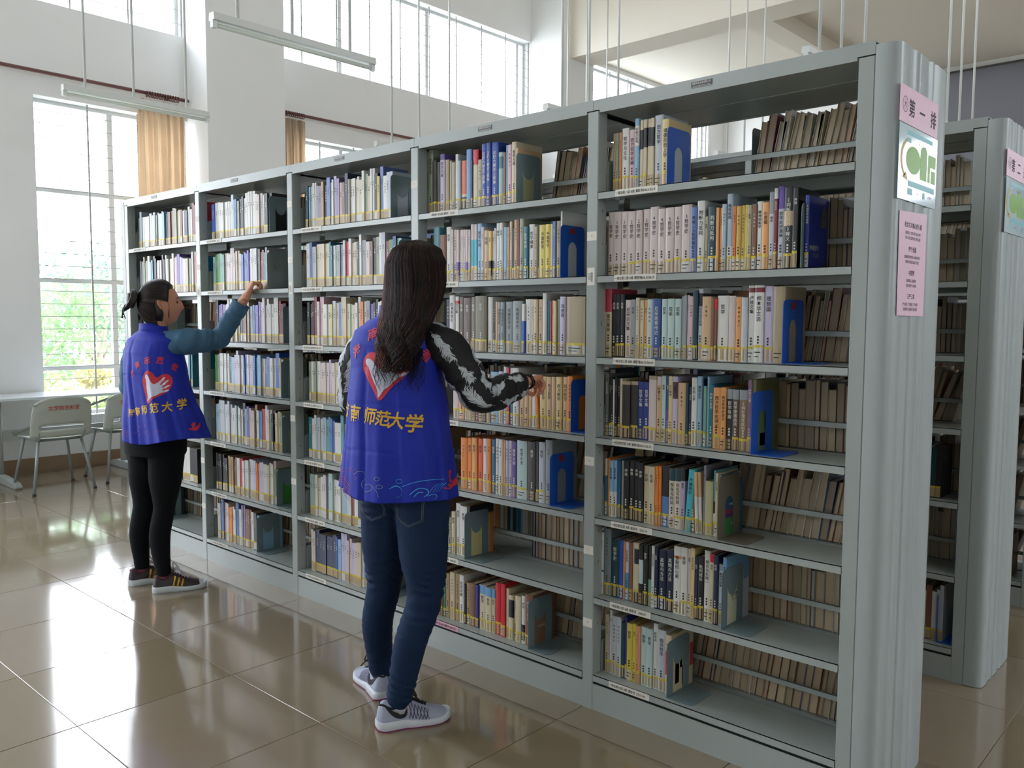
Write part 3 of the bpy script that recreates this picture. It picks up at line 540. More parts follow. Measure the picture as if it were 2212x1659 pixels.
xk = b.v[0][0]; b.prism([(.145, .125), (.15, .15), (.158, .185), (.175, .19), (.19, .175), (.188, .128)][::1], xk-.0002, xk+.0002, c=lin('#5a5a50'), ax='x', tf=lambda p: (p[0], p[1]-.012, p[2]+SH[1]))
attach(5, 2, nb, b, 'cover_print')
nb = len(BOOKS[4, 3].split())-1
# bookends
M_be = {'Bl': mat('blue_bookend_enamel', '#2560c4', .35, nscale=4, namt=.04), 'Bs': mat('blue_bookend_enamel', '', .35), 'Gr': mat('grey_green_bookend', '#7f908e', .3, nscale=5, namt=.04), 'G2': mat('slate_bookend', '#71848a', .3, nscale=5, namt=.04), 'Br': mat('taupe_bookend', '#6e675a', .35)}
def fill_poly(b, outer, hole, x, c=None):
    """planar ring between outer polygon and one hole, in the y-z plane (bmesh triangle fill)"""
    bm = bmesh.new()
    for loop in (outer, hole):
        vs = [bm.verts.new((x, y, z)) for y, z in loop]
        for i in range(len(vs)): bm.edges.new((vs[i], vs[(i+1) % len(vs)]))
    bmesh.ops.triangle_fill(bm, edges=bm.edges[:], use_beauty=True)
    bm.verts.index_update(); vs = [v.co.copy() for v in bm.verts]; fs = [tuple(v.index for v in f.verts) for f in bm.faces]; bm.free(); return vs, fs
def bookend_mesh(style, m, h=.195, w=.145):
    r = .018; y0, y1 = 0, w
    outer = [(y0, 0), (y1, 0), (y1, h-r)]+[(y1-r+r*math.cos(a), h-r+r*math.sin(a)) for a in [PI/8*k for k in range(1, 5)]]+[(y0+r-r*math.sin(a), h-r+r*math.cos(a)) for a in [PI/8*k for k in range(0, 5)]]
    cy = w*.5
    if style == 'arch': hw = .026; top = .105; hole = [(cy-hw, .004), (cy+hw, .004), (cy+hw, top)]+[(cy+hw*math.cos(a), top+hw*1.15*math.sin(a)) for a in [PI/8*k for k in range(1, 8)]]+[(cy-hw, top)]
    else:
        hw = .033; top = .128; hole = [(cy-hw, .004), (cy+hw, .004), (cy+hw, top), (cy+hw-.005, top)]+[(cy+(hw-.005)*math.cos(a), top-.028*math.sin(a)) for a in [PI/8*k for k in range(1, 8)]]+[(cy-hw+.005, top), (cy-hw, top)]
    b = MB(); t = .0012
    vs, fs = fill_poly(b, outer, hole, 0)
    b.add(vs, fs); b.add([v+Vector((t, 0, 0)) for v in vs], [f[::-1] for f in fs])
    for loop in (outer, hole):
        n = len(loop)
        for i in range(n):
            (ya, za), (yb, zb) = loop[i], loop[(i+1) % n]; b.quad([(0, ya, za), (0, yb, zb), (t, yb, zb), (t, ya, za)])
    plate = MB(); rr = .02; L = .10
    plate.prism([(0, y0), (L-rr, y0)]+[(L-rr+rr*math.sin(a), y0+rr-rr*math.cos(a)) for a in [PI/8*k for k in range(1, 5)]]+[(L-rr+rr*math.cos(a), y1-rr+rr*math.sin(a)) for a in [PI/8*k for k in range(0, 5)]]+[(0, y1)], 0, .0012)
    return b, plate
BEM = {}
def bookend(x, y, z, kind, label, h=.195, grp='metal bookends on the nearest rack'):
    key = (kind, round(h, 3))
    if key not in BEM:
        b, p = bookend_mesh('arch' if kind in ('Bl', 'Br', 'Bs') else 'notch', M_be[kind], h); BEM[key] = (b.mesh('bookend', [M_be[kind]]), p.mesh('base_plate', [M_be[kind]]))
    o = link('bookend', BEM[key][0], None, (x, y, z+.0004)); link('base_plate', BEM[key][1], o, (0, 0, 0))
    tag(o, label, 'bookend', grp); return o
BC = {'Bl': 'blue arched', 'Bs': 'blue', 'Gr': 'grey-green notched', 'G2': 'slate grey notched', 'Br': 'taupe arched'}
RED = mat('red_sticker', '#a03028', .5)
for bay, t, x, kind in ENDS:
    y = .035 if (bay, t) not in ((5, 4), (5, 5), (5, 6), (5, 7), (4, 6), (4, 7)) else .018
    xx = x/1000+.001
    last = BOOKS[bay, t].split(); ed = [(float(r.split(',')[0])+float(r.split(',')[1]))/1000 for r in last]
    right = [e_ for e_ in ed if e_ > xx+.01]
    if not right: xx = ed[-1]+.0012
    o = bookend(xx, y, SH[t-1], kind, '%s bookend at the end of the %s shelf row, %s' % (BC[kind], ORD[t-1], bayname[bay]), .205 if (bay, t) == (5, 5) else .195)
    if right:
        for c in o.children: bpy.data.objects.remove(c)
    if kind == 'Bl' and (bay, t) in ((5, 3), (4, 2), (4, 5)):
        b = MB(); b.box((.0013, .055, .165), (.0018, .085, .187)); b.build('sticker', RED, o)
# what shows through the cut-outs: printed covers of the end books
def patch(bay, t, quads, name='cover_print', txt=()):
    nb = len(BOOKS[bay, t].split())-1; r = BOOKS[bay, t].split()[nb].split(','); x = (float(r[0])+float(r[1]))/1000; b = MB()
    for y0, y1, z0, z1, c in quads:
        b.box((x-.0002, y0, SH[t-1]+z0), (x+.0004, y1, SH[t-1]+z1), 0, lin(c), 'XyYzZ')
    for s, size, y, z, c in txt: add_text(b, s, size, (x+.0005, y, SH[t-1]+z), (0, 1, 0), (0, 0, 1), 0, lin(c), off=.0003)
    attach(bay, t, nb, b, name)
patch(5, 1, [(.06, .17, .004, .19, '#b9c2c2')]); patch(5, 4, [(.06, .18, .004, .18, '#5f7a50'), (.08, .12, .02, .06, '#2f6a3a'), (.11, .15, .08, .12, '#2f6a3a')])
patch(5, 5, [(.06, .17, .004, .062, '#2f7a3c'), (.06, .17, .062, .075, '#4a2a6a'), (.06, .17, .075, .09, '#8a2a44'), (.06, .17, .09, .17, '#1d4c70')], txt=[('海德格尔', .010, .115, .105, '#c0c8c8'), ('导读', .009, .115, .04, '#d0d8d0')])
patch(5, 6, [(.06, .17, .004, .17, '#ccd0ac')], txt=[('马尔库塞', .0155, .112, .098, '#202020'), ('哲学与美学', .009, .112, .083, '#808070')])
patch(5, 7, [(.06, .17, .004, .17, '#c8b88c'), (.075, .10, .03, .11, '#9c4438'), (.12, .145, .02, .085, '#1d2424'), (.105, .12, .08, .12, '#5a3c30'), (.13, .14, .06, .1, '#7aa0b0')])
patch(4, 1, [(.06, .17, .004, .17, '#aaa884')]); patch(4, 6, [(.06, .17, .004, .17, '#c8bd84')]); patch(4, 7, [(.06, .16, .004, .17, '#8a6a52')], txt=[('科学与规范', .011, .105, .075, '#c8c0b0')])
# --- all the other books (smaller bays, rear rows, rear racks): one object
bulk = MB(); DOT = INK
def bulk_book(x, y, z, w, h, d, c, front, lean_=0, lab=True, title=False, sgn=-1):
    """box book; front: spine towards -y, else fore-edge towards -y"""
    dx = lean_*h
    def tf(p): return (p[0]+dx*(p[2]-z)/h+(0 if front else .02*math.sin((p[2]-z)/h*1.5)*lean_*4), p[1], p[2])
    if front:
        bulk.box((x, y, z), (x+w, y+d, z+h), 0, c, 'xXyY', tf); bulk.box((x, y+.002, z+h-.003), (x+w, y+d, z+h-.002), 0, PG, 'Z', tf)
        if lab:
            z1 = z+.04; bulk.quad([tf((x+.0004, y-.0006, z+.004)), tf((x+w-.0004, y-.0006, z+.004)), tf((x+w-.0004, y-.0006, z1)), tf((x+.0004, y-.0006, z1))], 0, TAPE if random.random() < .7 else WLAB)
            bulk.quad([tf((x+.0002, y-.0008, z1)), tf((x+w-.0002, y-.0008, z1)), tf((x+w-.0002, y-.0008, z1+.008)), tf((x+.0002, y-.0008, z1+.008))], 0, YEL)
        if title and w > .009:
            tc = INK if lum(c) > .16 else LIGHT; ttl = random.choice(TITLES); s = min(w*.5, .009)
            add_text(bulk, ttl, s, (x+w/2, y-.0002, z+h*.72), (1, 0, 0), (0, 0, 1), 0, tc, off=.0005, vertical=True, adv=s*1.4)
    else:
        th = .0015; bulk.box((x, y, z), (x+th, y+d, z+h), 0, c, 'xyZX', tf); bulk.box((x+w-th, y, z), (x+w, y+d, z+h), 0, c, 'xXyZ', tf)
        sh = random.uniform(.8, 1.45); pc = tuple(v*sh for v in PG[:3])+(1,); bulk.box((x+th, y+.004, z+.002), (x+w-th, y+d, z+h-.003), 0, pc, 'yZz', tf)
PG = lin('#a3937a')
SEQ = {  # colour order of the farther bays, left to right, as in the photograph
 (3,1): 'DLwWWsvtKSeWlvPbNuWWCWCWeCWWKYSWww', (3,2): 'WSwCCCCCT4T5WssswRWCCNWsPbKeWwMGN2Gm2', (3,3): 'KK3MPkWWYwCSCCCe2CWOWsVKWCCe', (3,4): 'eWeWPPPlPCCPPNCPPlWCCCWPa', (3,5): 'TWaWaT2SWWT2WCWWTDWLmSP', (3,6): 'm2eWCWWvmWWwLWbWNKSWPvN2WK', (3,7): 'WPNNNNNNB2LllPlPCwSLWWe',
 (2,1): 'BWWWWWmSeKWWWPWKK', (2,2): 'm2GGe2PPPPCSS2VWWKMTs', (2,3): 'bKVlWWlCKbAsSVlPWWWMK', (2,4): 'GGeWWWWKLPlWWBSWlCBT3LPTSWWBAe', (2,5): 'LwwWwPmWKLVCPbWT3RWWKCe', (2,6): 'KKKttbWRWWWlOlWCWPG', (2,7): 'WWSPPOWSWvbbWK2L',
 (1,1): 'eaWWWWaewLKbteCbWNWMR', (1,2): 'aueWLKWWKWuWkVlWCeWWRT3', (1,3): 'KsDesKNe', (1,4): 'SWBLPCWlKSWT', (1,5): 'WSNLBTWsC', (1,6): 'OT3TLNWK', (1,7): 'NKD'}
FILL = {(3,1): .8, (3,2): .86, (3,3): .8, (3,4): .7, (3,5): .75, (3,6): .78, (3,7): .68, (2,1): .75, (2,2): .72, (2,3): .88, (2,4): .85, (2,5): .85, (2,6): .78, (2,7): .55, (1,1): .95, (1,2): .97, (1,3): .4, (1,4): .8, (1,5): .8, (1,6): .85, (1,7): .3}
def bay_x(bay):
    px = post_x(); k = 5-bay; return px[k+1][1], px[k][0]
BE3 = {(3,1): 'G2', (3,2): 'G2', (3,3): 'G2', (3,7): 'G2', (2,1): 'G2', (2,2): 'Gr', (2,3): 'G2', (2,4): 'G2', (2,5): 'G2', (2,6): 'G2', (2,7): 'G2', (1,3): 'G2', (1,7): 'G2'}
for (bay, t), seq in SEQ.items():
    toks = []
    for ch in seq:
        if ch.isdigit() and toks and toks[-1]+ch in LP: toks[-1] += ch
        elif not ch.isdigit(): toks.append(ch)
    x0, x1 = bay_x(bay); x = x0+.045; end = x0+(x1-x0)*FILL[bay, t]; rnd = random.Random(bay*31+t)
    ws = [rnd.uniform(.6, 1.4) for _ in toks]; sc = (end-x)/sum(ws); h = rnd.uniform(.205, .22); pk = None
    for k, wr in zip(toks, ws):
        w = wr*sc; n = 1
        if w > .034: n = 2
        for _ in range(n):
            if k != pk or rnd.random() < .3: h = rnd.choice([.2, .205, .21, .213, .22, .238])+rnd.uniform(-.004, .004)
            c = LP[k]; j = rnd.uniform(.88, 1.1); c = tuple(min(1, v*j) for v in c[:3])+(1,)
            bulk_book(x, .05+rnd.uniform(-.003, .006), SH[t-1]+.0005, w/n-.0006, h, .145, c, True, title=bay >= 2, lean_=0)
            x += w/n
        pk = k
    if (bay, t) in BE3:
        kind = BE3[bay, t]; bookend(x+.0015, .035, SH[t-1], kind, '%s bookend on the %s shelf of the %s bay from the poster end' % (BC[kind], ORD[t-1], {3: 'third', 2: 'fourth', 1: 'fifth'}[bay]))
PBACK = ['C', 'A', 'b', 't', 'e', 'K', 'N', 's', 'M', 'w', 'q2', 'u', 'B2', 'W', 'C', 'A']
def back_row(y, z, x0, x1, rnd, le=0, hmin=.19, hmax=.235, gap=.2):
    x = x0+rnd.choice([0, 0, gap])*rnd.random(); d = .155
    while x < x1-.03:
        w = rnd.uniform(.012, .034); h = rnd.uniform(hmin, hmax); l = le*rnd.uniform(.7, 1.2)
        bulk_book(x, y, z+.0005, w-.0005, h, d, LP[rnd.choice(PBACK)], False, l)
        x += w
for bay in range(1, 6):
    x0, x1 = bay_x(bay)
    for t in range(1, 8):
        rnd = random.Random(bay*77+t)
        le = {1: .13, 2: 0, 3: .1, 4: 0, 5: .12, 6: 0, 7: .1}[t]*(1 if bay > 3 else .5)
        xs = x0+.02
        if (bay, t) == (5, 1): xs = -.478
        if (bay, t) == (4, 1): xs = -1.36
        if (bay, t) == (4, 6): xs = -1.45
        back_row(.245, SH[t-1], xs, x1-.03-abs(le)*.22, rnd, le, gap=0 if bay > 3 else .2)
for ri, y0 in ((2, 1.17), (3, 2.36)):
    for bay in range(1 if ri == 2 else 3, 6):
        x0, x1 = bay_x(bay)
        for t in range(1, 8):
            rnd = random.Random(bay*101+t+ri*9); x = x0+.03
            if t > 0 and not (bay == 5 and t in (1, 2, 3, 4, 6)):
                end = x0+(x1-x0)*(rnd.uniform(.7, .95) if bay < 5 else {5: .9, 7: .93}[t])
                fin = {7: ['e4', 'N', 'W', 'S', 'W', 'b', 'W', 'w'], 5: ['b', 'K', 'D', 'K', 'a', 'D', 'K']}.get(t, []) if (ri, bay) == (2, 5) else []
                while x < end:
                    w = rnd.uniform(.012, .03); q = int((end-x)/.021); c = LP[fin[-1-q] if q < len(fin) else rnd.choice(list('WCPKNLTDOaeSlAutWCPw'))]
                    bulk_book(x, y0+.05, SH[t-1]+.0005, w-.0006, rnd.uniform(.195, .235), .145, c, True, lab=True); x += w
            le = rnd.choice([0, 0, .15, .22]); back_row(y0+.245, SH[t-1], x0+.02, x1-.04-abs(le)*.22, rnd, le)
o = bulk.build('books_on_shelves', M_book); o.name = 'book_rows'
tag(o, 'rows of mixed books filling the farther bays and the racks behind', 'books', kind='stuff')
bookend(-.115, 1.17+.035, SH[6], 'Bl', 'blue arched bookend on the lowest shelf of the second rack', grp=None)
bookend(-.482, .238, SH[0], 'G2', 'slate bookend holding the rear row on the top shelf, poster end bay')
# ------------------------------------------------------------------ curtains, rods, lamps
M_rod = mat('dark_red_wood', '#6b4440', .45)
M_curt = mat('beige_curtain', '#ddcdb8', .9, nscale=6, namt=.08, bump=.1, bscale=200, trans=.55)
def rod(y0, y1, z, ringy, label):
    x = XL+.10; b = MB(); b.tube([(x, y0, z), (x, y1, z)], .017, 10)
    for e_, s_ in ((y0, -1), (y1, 1)): b.tube([(x, e_, z), (x, e_+.012*s_, z), (x, e_+.03*s_, z), (x, e_+.05*s_, z)], [.017, .026, .022, .008], 10)
    r = b.build('curtain_rod', M_rod, smooth=True); tag(r, label, 'curtain rod')
    for k, yy in enumerate(ringy):
        b = MB(); n = 12; b.tube([(x+.027*math.cos(2*PI*i/n), yy+.004*math.sin(3*i), z-.008+.027*math.sin(2*PI*i/n)) for i in range(n+1)], .005, 5); b.build('ring', M_rod, r, smooth=True)
    for yy in (y0+.15, y1-.15): b = MB(); b.box((XL, yy-.01, z-.012), (x, yy+.01, z+.012)); b.build('wall_bracket', M_rod, r)
rod(-2.35, 1.80, 3.625, [1.42+.026*i for i in range(13)], 'dark red curtain rod above the leftmost tall window')
rod(2.86, 6.9, 3.72, [2.9+.028*i for i in range(12)], 'dark red curtain rod in the middle bay, above the racks')
def curtain(y0, y1, zt, zb, label, seed, fl=.0):
    rnd = random.Random(seed); n = 120; m = 26; b = MB(); ph = [rnd.uniform(0, 6) for _ in range(4)]
    rows = []
    for j in range(m+1):
        t = j/m; z = zt+(zb-zt)*t; row = []
        for i in range(n+1):
            u = i/n; y = y0+(y1-y0)*u+(fl*t if u < .5 else 0)*(1-u)*1.2; a = (.020+.024*t)*(.6+.6*math.sin(u*9+ph[1]+t)**2)
            x = XL+.115+a*math.sin(u*2*PI*7.5+ph[0]+.7*math.sin(t*2+ph[1]))+a*.5*math.sin(u*2*PI*15+ph[2]+t*1.5)
            y += .018*math.sin(t*4+u*7+ph[3])*t+.010*math.sin(u*21+ph[2]+t*3)
            row.append((x, y, z-.006*abs(math.sin(u*2*PI*7.5))*(1-t)))
        rows.append(row)
    b.loft(rows, close=False); o = b.build('curtain', M_curt, smooth=True); tag(o, label, 'curtain'); s = o.modifiers.new('s', 'SOLIDIFY'); s.thickness = .002
curtain(1.30, 1.80, 3.56, .35, 'beige curtain gathered at the right side of the leftmost tall window', 3)
curtain(2.88, 3.22, 3.66, .35, 'beige curtain bunched beside the pillar, above the third rack bay', 5)
M_lamp = mat('lamp_white', '#d3d6d2', .45); M_tube = mat('fluorescent_tube_off', '#dadfd4', .25)
def lamp_mesh():
    L = 1.2; b = MB(); b.prism([(-.032, .0), (.032, .0), (.026, .045), (-.026, .045)], 0, L, ax='y'); body = b.mesh('housing', [M_lamp])
    b = MB(); b.tube([(0, .03, -.024), (0, L-.03, -.024)], .014, 10); tube = b.mesh('tube', [M_tube], True)
    b = MB(); b.box((-.016, .0, -.042), (.016, .028, 0)); h = b.mesh('lamp_holder', [M_lamp])
    return body, tube, h
lm = lamp_mesh()
def lamp(x, y, z, zc, label, rods=(.13, .5, .98)):
    o = link('ceiling_lamp', lm[0], None, (x, y, z)); tag(o, label, 'lamp', 'tube lamps hanging on white rods')
    link('tube', lm[1], o, (0, 0, 0)); link('lamp_holder', lm[2], o, (0, 0, 0)); link('lamp_holder', lm[2], o, (0, 1.172, 0))
    for r in rods: b = MB(); b.tube([(0, r, .04), (0, r, zc-z)], .011, 8); b.build('rod', M_lamp, o, smooth=True)
LX = [-6.2, -3.9, -1.62, .7]
wh = ['left-hand window', 'far volunteer', 'middle of the rack', 'poster end']
for i, x in enumerate(LX):
    if i < 2: lamp(x, .16, 3.178, ZC1, ['lower white tube lamp hanging in front of the left window', 'upper white tube lamp hanging over the far volunteer'][i], (.17, .55, 1.0))
    lamp(x, 3.2, 3.22, ZC1, ['tube lamp peeking over the third rack bay', 'tube lamp peeking over the second bay from the poster end', 'tube lamp peeking over the top near the posters', 'tube lamp behind the second rack at the right edge'][i], (.22, .6, 1.05))
    lamp(x, 6.1, 3.25, ZC1, 'white tube lamp in the far row, %s' % ['left of the pillar', 'just right of the pillar', 'before the grey wall panel', 'farthest to the right'][i], (.25, .65, 1.1))
# ------------------------------------------------------------------ table and chairs by the window
M_tab = mat('pale_table_top', '#c6ccd2', .2); M_tleg = mat('table_leg_paint', '#a9afae', .4)
T = empty('table', (-7.3, -.15, 0), 0, label='long pale table under the left window behind the chairs', cat='table')
b = MB(); b.box((-.27, -1.25, .725), (.28, 1.35, .75)); bevel(b.build('table_top', M_tab, T), .004)
for yy in (-.95, .10, 1.15):
    b = MB(); b.prism([(-.25, 0), (.44, 0), (.45, .02), (.40, .05), (.1, .075), (-.1, .075), (-.24, .05)], yy-.03, yy+.03, ax='y'); bevel(b.build('foot', M_tleg, T), .008)
    b = MB(); b.tube([(0, yy, .06), (0, yy, .72)], .026, 10); b.build('leg', M_tleg, T, smooth=True)
b = MB(); b.box((-.01, -.95, .36), (.01, 1.15, .45)); b.build('modesty_rail', M_tleg, T)
for s_ in (0, 1): b = MB(); b.tube([(.02, -.93+s_*.0, .70), (.02, -.02, .42)] if s_ == 0 else [(.02, .2, .42), (.02, 1.1, .70)], .011, 8); b.build('brace', M_tleg, T, smooth=True)
M_plast = mat('grey_green_plastic', '#b4bcb5', .38, nscale=4, namt=.02); M_cleg = mat('chair_leg_paint', '#8f999b', .35); M_redink = mat('red_print', '#b8473c', .6); M_rub = mat('rubber', '#3a3c3c', .8)
def chair(x, y, rz, label):
    C = empty('chair', (x, y, 0), rz, label=label, cat='chair', group='plastic chairs at the pale table')
    # local: sitter faces -x, back at +x side (towards the camera); width along y
    def shell(u, v):     # u -1..1 across, v 0..1 up the back
        w = .235-.025*v**3; yy = u*w; xx = .20+.07*v+.045*(1-u*u)*(1 if v > .05 else 1); zz = .46+.335*v-.012*u*u*v*2
        if v > .93: zz -= (abs(u)**4)*.03
        return (xx, yy, zz)
    b = MB(); N = 20; Mv = 16; fr = []
    P = {}
    def hole(i, j):
        u = (i+.5)/N*2-1; v = (j+.5)/Mv; return .19 < v < .30 and abs(u) < .72
    for side in (0, 1):
        for i in range(N+1):
            for j in range(Mv+1):
                p = shell(i/N*2-1, j/Mv); P[side, i, j] = len(b.v); b.v.append((p[0]+(.006 if side else -.001), p[1], p[2]))
    def q(*idx): b.f.append(tuple(P[k] for k in idx)); b.m.append(0); b.c.append(None)
    ex = set()
    for i in range(N):
        for j in range(Mv):
            if hole(i, j): continue
            q((0, i, j), (0, i, j+1), (0, i+1, j+1), (0, i+1, j)); q((1, i, j), (1, i+1, j), (1, i+1, j+1), (1, i, j+1))
            for (di, dj, a, c) in ((-1, 0, (i, j), (i, j+1)), (1, 0, (i+1, j+1), (i+1, j)), (0, -1, (i+1, j), (i, j)), (0, 1, (i, j+1), (i+1, j+1))):
                ii, jj = i+di, j+dj
                if not (0 <= ii < N and 0 <= jj < Mv) or hole(ii, jj): q((0, *a), (1, *a), (1, *c), (0, *c))
    bk = b.build('backrest', M_plast, C, smooth=True)
    b = MB(); add_text(b, '文学院资料室', .043, (0, 0, 0), (0, 1, 0), (0, 0, 1), 0, narrow=.95)
    # lay the print on the curved back
    b.v = [(shell(p[1]/(.235-.025*((p[2]+.24)/.335)**3), (p[2]+.24)/.335)[0]+.0078, p[1], p[2]+.70) for p in b.v]
    b.build('print', M_redink, bk)
    rows = []
    for j in range(9):
        t = j/8; xx = .215-.42*t; rows.append([(xx, u*.215*(1-.08*t**2), .452-.018*math.sin(t*PI)*(1-u*u)+.010*(abs(u)**3)-(.02*t**4)) for u in [k/8-1 for k in range(17)]])
    b = MB(); b.loft(rows, close=False); s = b.build('seat', M_plast, C, smooth=True); m = s.modifiers.new('s', 'SOLIDIFY'); m.thickness = .008
    for sy in (-1, 1):
        for sx in (-1, 1):
            b = MB(); b.tube([(.16*sx+.02, .165*sy, .435), (.24*sx+.02, .235*sy, .012)], .0125, 8); lg = b.build('leg', M_cleg, C, smooth=True)
            b = MB(); b.tube([(.24*sx+.02, .235*sy, .018), (.241*sx+.02, .236*sy, 0)], .015, 8); b.build('leg_cap', M_rub, lg, smooth=True)
        b = MB(); b.tube([(-.15, .165*sy, .432), (.18, .165*sy, .432), (.215, .17*sy, .45), (.232, .18*sy, .50)], .0115, 8); b.build('seat_rail', M_cleg, C, smooth=True)
    for sx in (-1, 1): b = MB(); b.tube([(.14*sx+.02, -.165, .43), (.14*sx+.02, .165, .43)], .0105, 8); b.build('cross_tube', M_cleg, C, smooth=True)
chair(-6.73, .175, 0, 'pale plastic chair nearer the left edge, red writing on its whole back')
chair(-6.86, .80, 0, 'pale plastic chair half hidden behind the volunteer with the hair bun')
# ------------------------------------------------------------------ posters on the end panels
M_pk = mat('pink_sheet', '#e6c4d4', .35, nscale=20, namt=.02); M_lb = mat('pale_blue_sheet', '#b9d0d6', .12, coat=.5); M_grn = mat('green_print', '#79ae3e', .3); M_tl = mat('teal_print', '#7fc0c8', .3); M_gold = mat('gold_print', '#c0a040', .3); M_gink = mat('grey_ink', '#5a5060', .6)
def ring(b, cy, cz, r0, r1, a0, a1, n, m, x, sz=1, mi=None):
    for i in range(n):
        a, c = a0+(a1-a0)*i/n, a0+(a1-a0)*(i+1)/n
        b.quad([(x, cy+r0*math.cos(a), cz+r0*sz*math.sin(a)), (x, cy+r1*math.cos(a), cz+r1*sz*math.sin(a)), (x, cy+r1*math.cos(c), cz+r1*sz*math.sin(c)), (x, cy+r0*math.cos(c), cz+r0*sz*math.sin(c))], m)
def posters(y0, which, row):
    X = .0685; tx = lambda b, s, size, y, z, m, **k: add_text(b, s, size, (X+.0008, y0+y, z), (0, 1, 0), (0, 0, 1), m, off=.0004, **k)
    b = MB(); b.box((X, y0+.0, 1.972), (X+.0008, y0+.331, 2.072)); tx(b, '第', .052, .098, 2.018, 1); tx(b, row, .05, .188, 2.018, 1); tx(b, '排', .052, .288, 2.018, 1)
    ring(b, y0+.043, 2.022, .0195, .0215, 0, 2*PI, 28, 2, X+.0012); ring(b, y0+.043, 2.022, .012, .0125, 0, 2*PI, 24, 2, X+.0012); tx(b, '大', .02, .043, 2.022, 2)
    o = b.build('poster', [M_pk, M_ink, M_gink]); tag(o, 'pink sign with big black characters, topmost on the end of the %s rack' % which, 'poster', 'signs taped to the rack ends')
    b = MB(); b.box((X, y0+.004, 1.765), (X+.001, y0+.336, 1.970)); x = X+.0014
    def bar(a, c, d, e_, m): b.box((x-.0005, y0+a, d), (x, y0+c, e_), m, None, 'XyYzZ')
    bar(.07, .29, 1.945, 1.957, 2); bar(.07, .10, 1.925, 1.937, 2); bar(.085, .32, 1.806, 1.822, 2); bar(.085, .125, 1.783, 1.801, 2); bar(.215, .235, 1.783, 1.801, 2)
    tx(b, '文学院资料室布局图', .010, .18, 1.951, 3); tx(b, 'A  123  45  564', .010, .20, 1.931, 3); tx(b, '中文图书阅览区', .011, .20, 1.814, 3); tx(b, '书架', .010, .105, 1.792, 3); tx(b, 'B 84-1', .0105, .17, 1.792, 3); tx(b, 'B 98-2', .0105, .28, 1.792, 3)
    ring(b, y0+.125, 1.880, 0, .062, 0, 2*PI, 40, 1, x, .62)
    b.box((x-.0004, y0+.185, 1.835), (x, y0+.245, 1.912), 1, None, 'XyYzZ'); ring(b, y0+.215, 1.912, 0, .03, 0, PI, 16, 1, x, .6)
    b.box((x-.0004, y0+.255, 1.835), (x, y0+.275, 1.915), 1, None, 'XyYzZ'); b.box((x-.0004, y0+.275, 1.880), (x, y0+.325, 1.915), 1, None, 'XyYzZ'); b.box((x-.0004, y0+.285, 1.835), (x, y0+.325, 1.872), 1, None, 'XyYzZ')
    ring(b, y0+.130, 1.878, .098, .112, PI*.70, PI*1.25, 18, 4, x, .62); b.quad([(x, y0+.035, 1.826), (x, y0+.082, 1.820), (x, y0+.066, 1.843)][::1], 4)
    o = b.build('poster', [M_lb, M_grn, M_tl, M_gink, M_gold]); tag(o, 'pale blue laminated plan with green shapes, on the end of the %s rack' % which, 'poster', 'signs taped to the rack ends')
    if which == 'nearest':
        b = MB(); b.prism([(y0+.029, 1.733), (y0+.035, 1.445), (y0+.265, 1.443), (y0+.265, 1.743)][::-1], X, X+.0008, ax='x')
        z = 1.700
        for head, l1, l2 in [('社会主义核心价值观', '富强 民主 文明 和谐 自由 平等', '公正 法治 爱国 敬业 诚信 友善'), ('四个全面', '全面建成小康社会 全面深化改革', '全面依法治国 全面从严治党'), ('中国梦', '国家富强、民族振兴', '实现中国梦 人民幸福'), ('三严三实', '严以修身、严以用权、严以律己', '谋事要实 创业要实 做人要实')]:
            tx(b, head, .0165, .147, z, 1); tx(b, l1, .0095, .147, z-.022, 2); tx(b, l2, .0095, .147, z-.036, 2); z -= .067
        o = b.build('poster', [M_pk, M_ink, M_gink]); tag(o, 'tall pink sheet of small black text, lowest on the nearest rack end', 'poster', 'signs taped to the rack ends')
posters(0, 'nearest', '一'); posters(1.17, 'second', '二')
# ------------------------------------------------------------------ people
M_skin = mat('skin', '#c98f72', .5, nscale=9, namt=.05, bump=.05, bscale=150)
M_vest = mat('royal_blue_vest', '#1f2fa2', .62, nscale=5, namt=.05, bump=.25, bscale=22, spec=.25)
M_hair1 = mat('dark_brown_hair', '#170e0c', .55, spec=.3, nscale=30, namt=.45, stretch=(1, 1, .15)); M_hair1b = mat('auburn_highlight_strands', '#54281d', .5, spec=.3)
M_hair2 = mat('black_brown_hair', '#241a17', .42, nscale=30, namt=.4)
M_red = mat('red_screenprint', '#c4283a', .6); M_wht = mat('white_screenprint', '#c4c8dc', .6); M_yel = mat('yellow_screenprint', '#d8ac28', .6)
M_cyan = mat('cyan_screenprint', '#3fa0e0', .6); M_pur = mat('purple_screenprint', '#7a3a7c', .6); M_grpr = mat('grey_screenprint', '#7d86a8', .6)
def evalmesh(mb, mods, name='m'):
    o = mb.build('tmp', M_skin)
    for t, kw in mods:
        m = o.modifiers.new('m', t)
        for k, v in kw.items(): setattr(m, k, v)
    dg = bpy.context.evaluated_depsgraph_get(); dg.update(); me = bpy.data.meshes.new_from_object(o.evaluated_get(dg)); old = o.data
    bpy.data.objects.remove(o); bpy.data.meshes.remove(old); me.name = name; me.materials.clear(); me.polygons.foreach_set('use_smooth', [True]*len(me.polygons)); return me
def solid(mb, vox=.004, sm=4, name='m'): return evalmesh(mb, [('REMESH', dict(mode='VOXEL', voxel_size=vox, use_smooth_shade=True)), ('SMOOTH', dict(factor=.5, iterations=sm))], name)
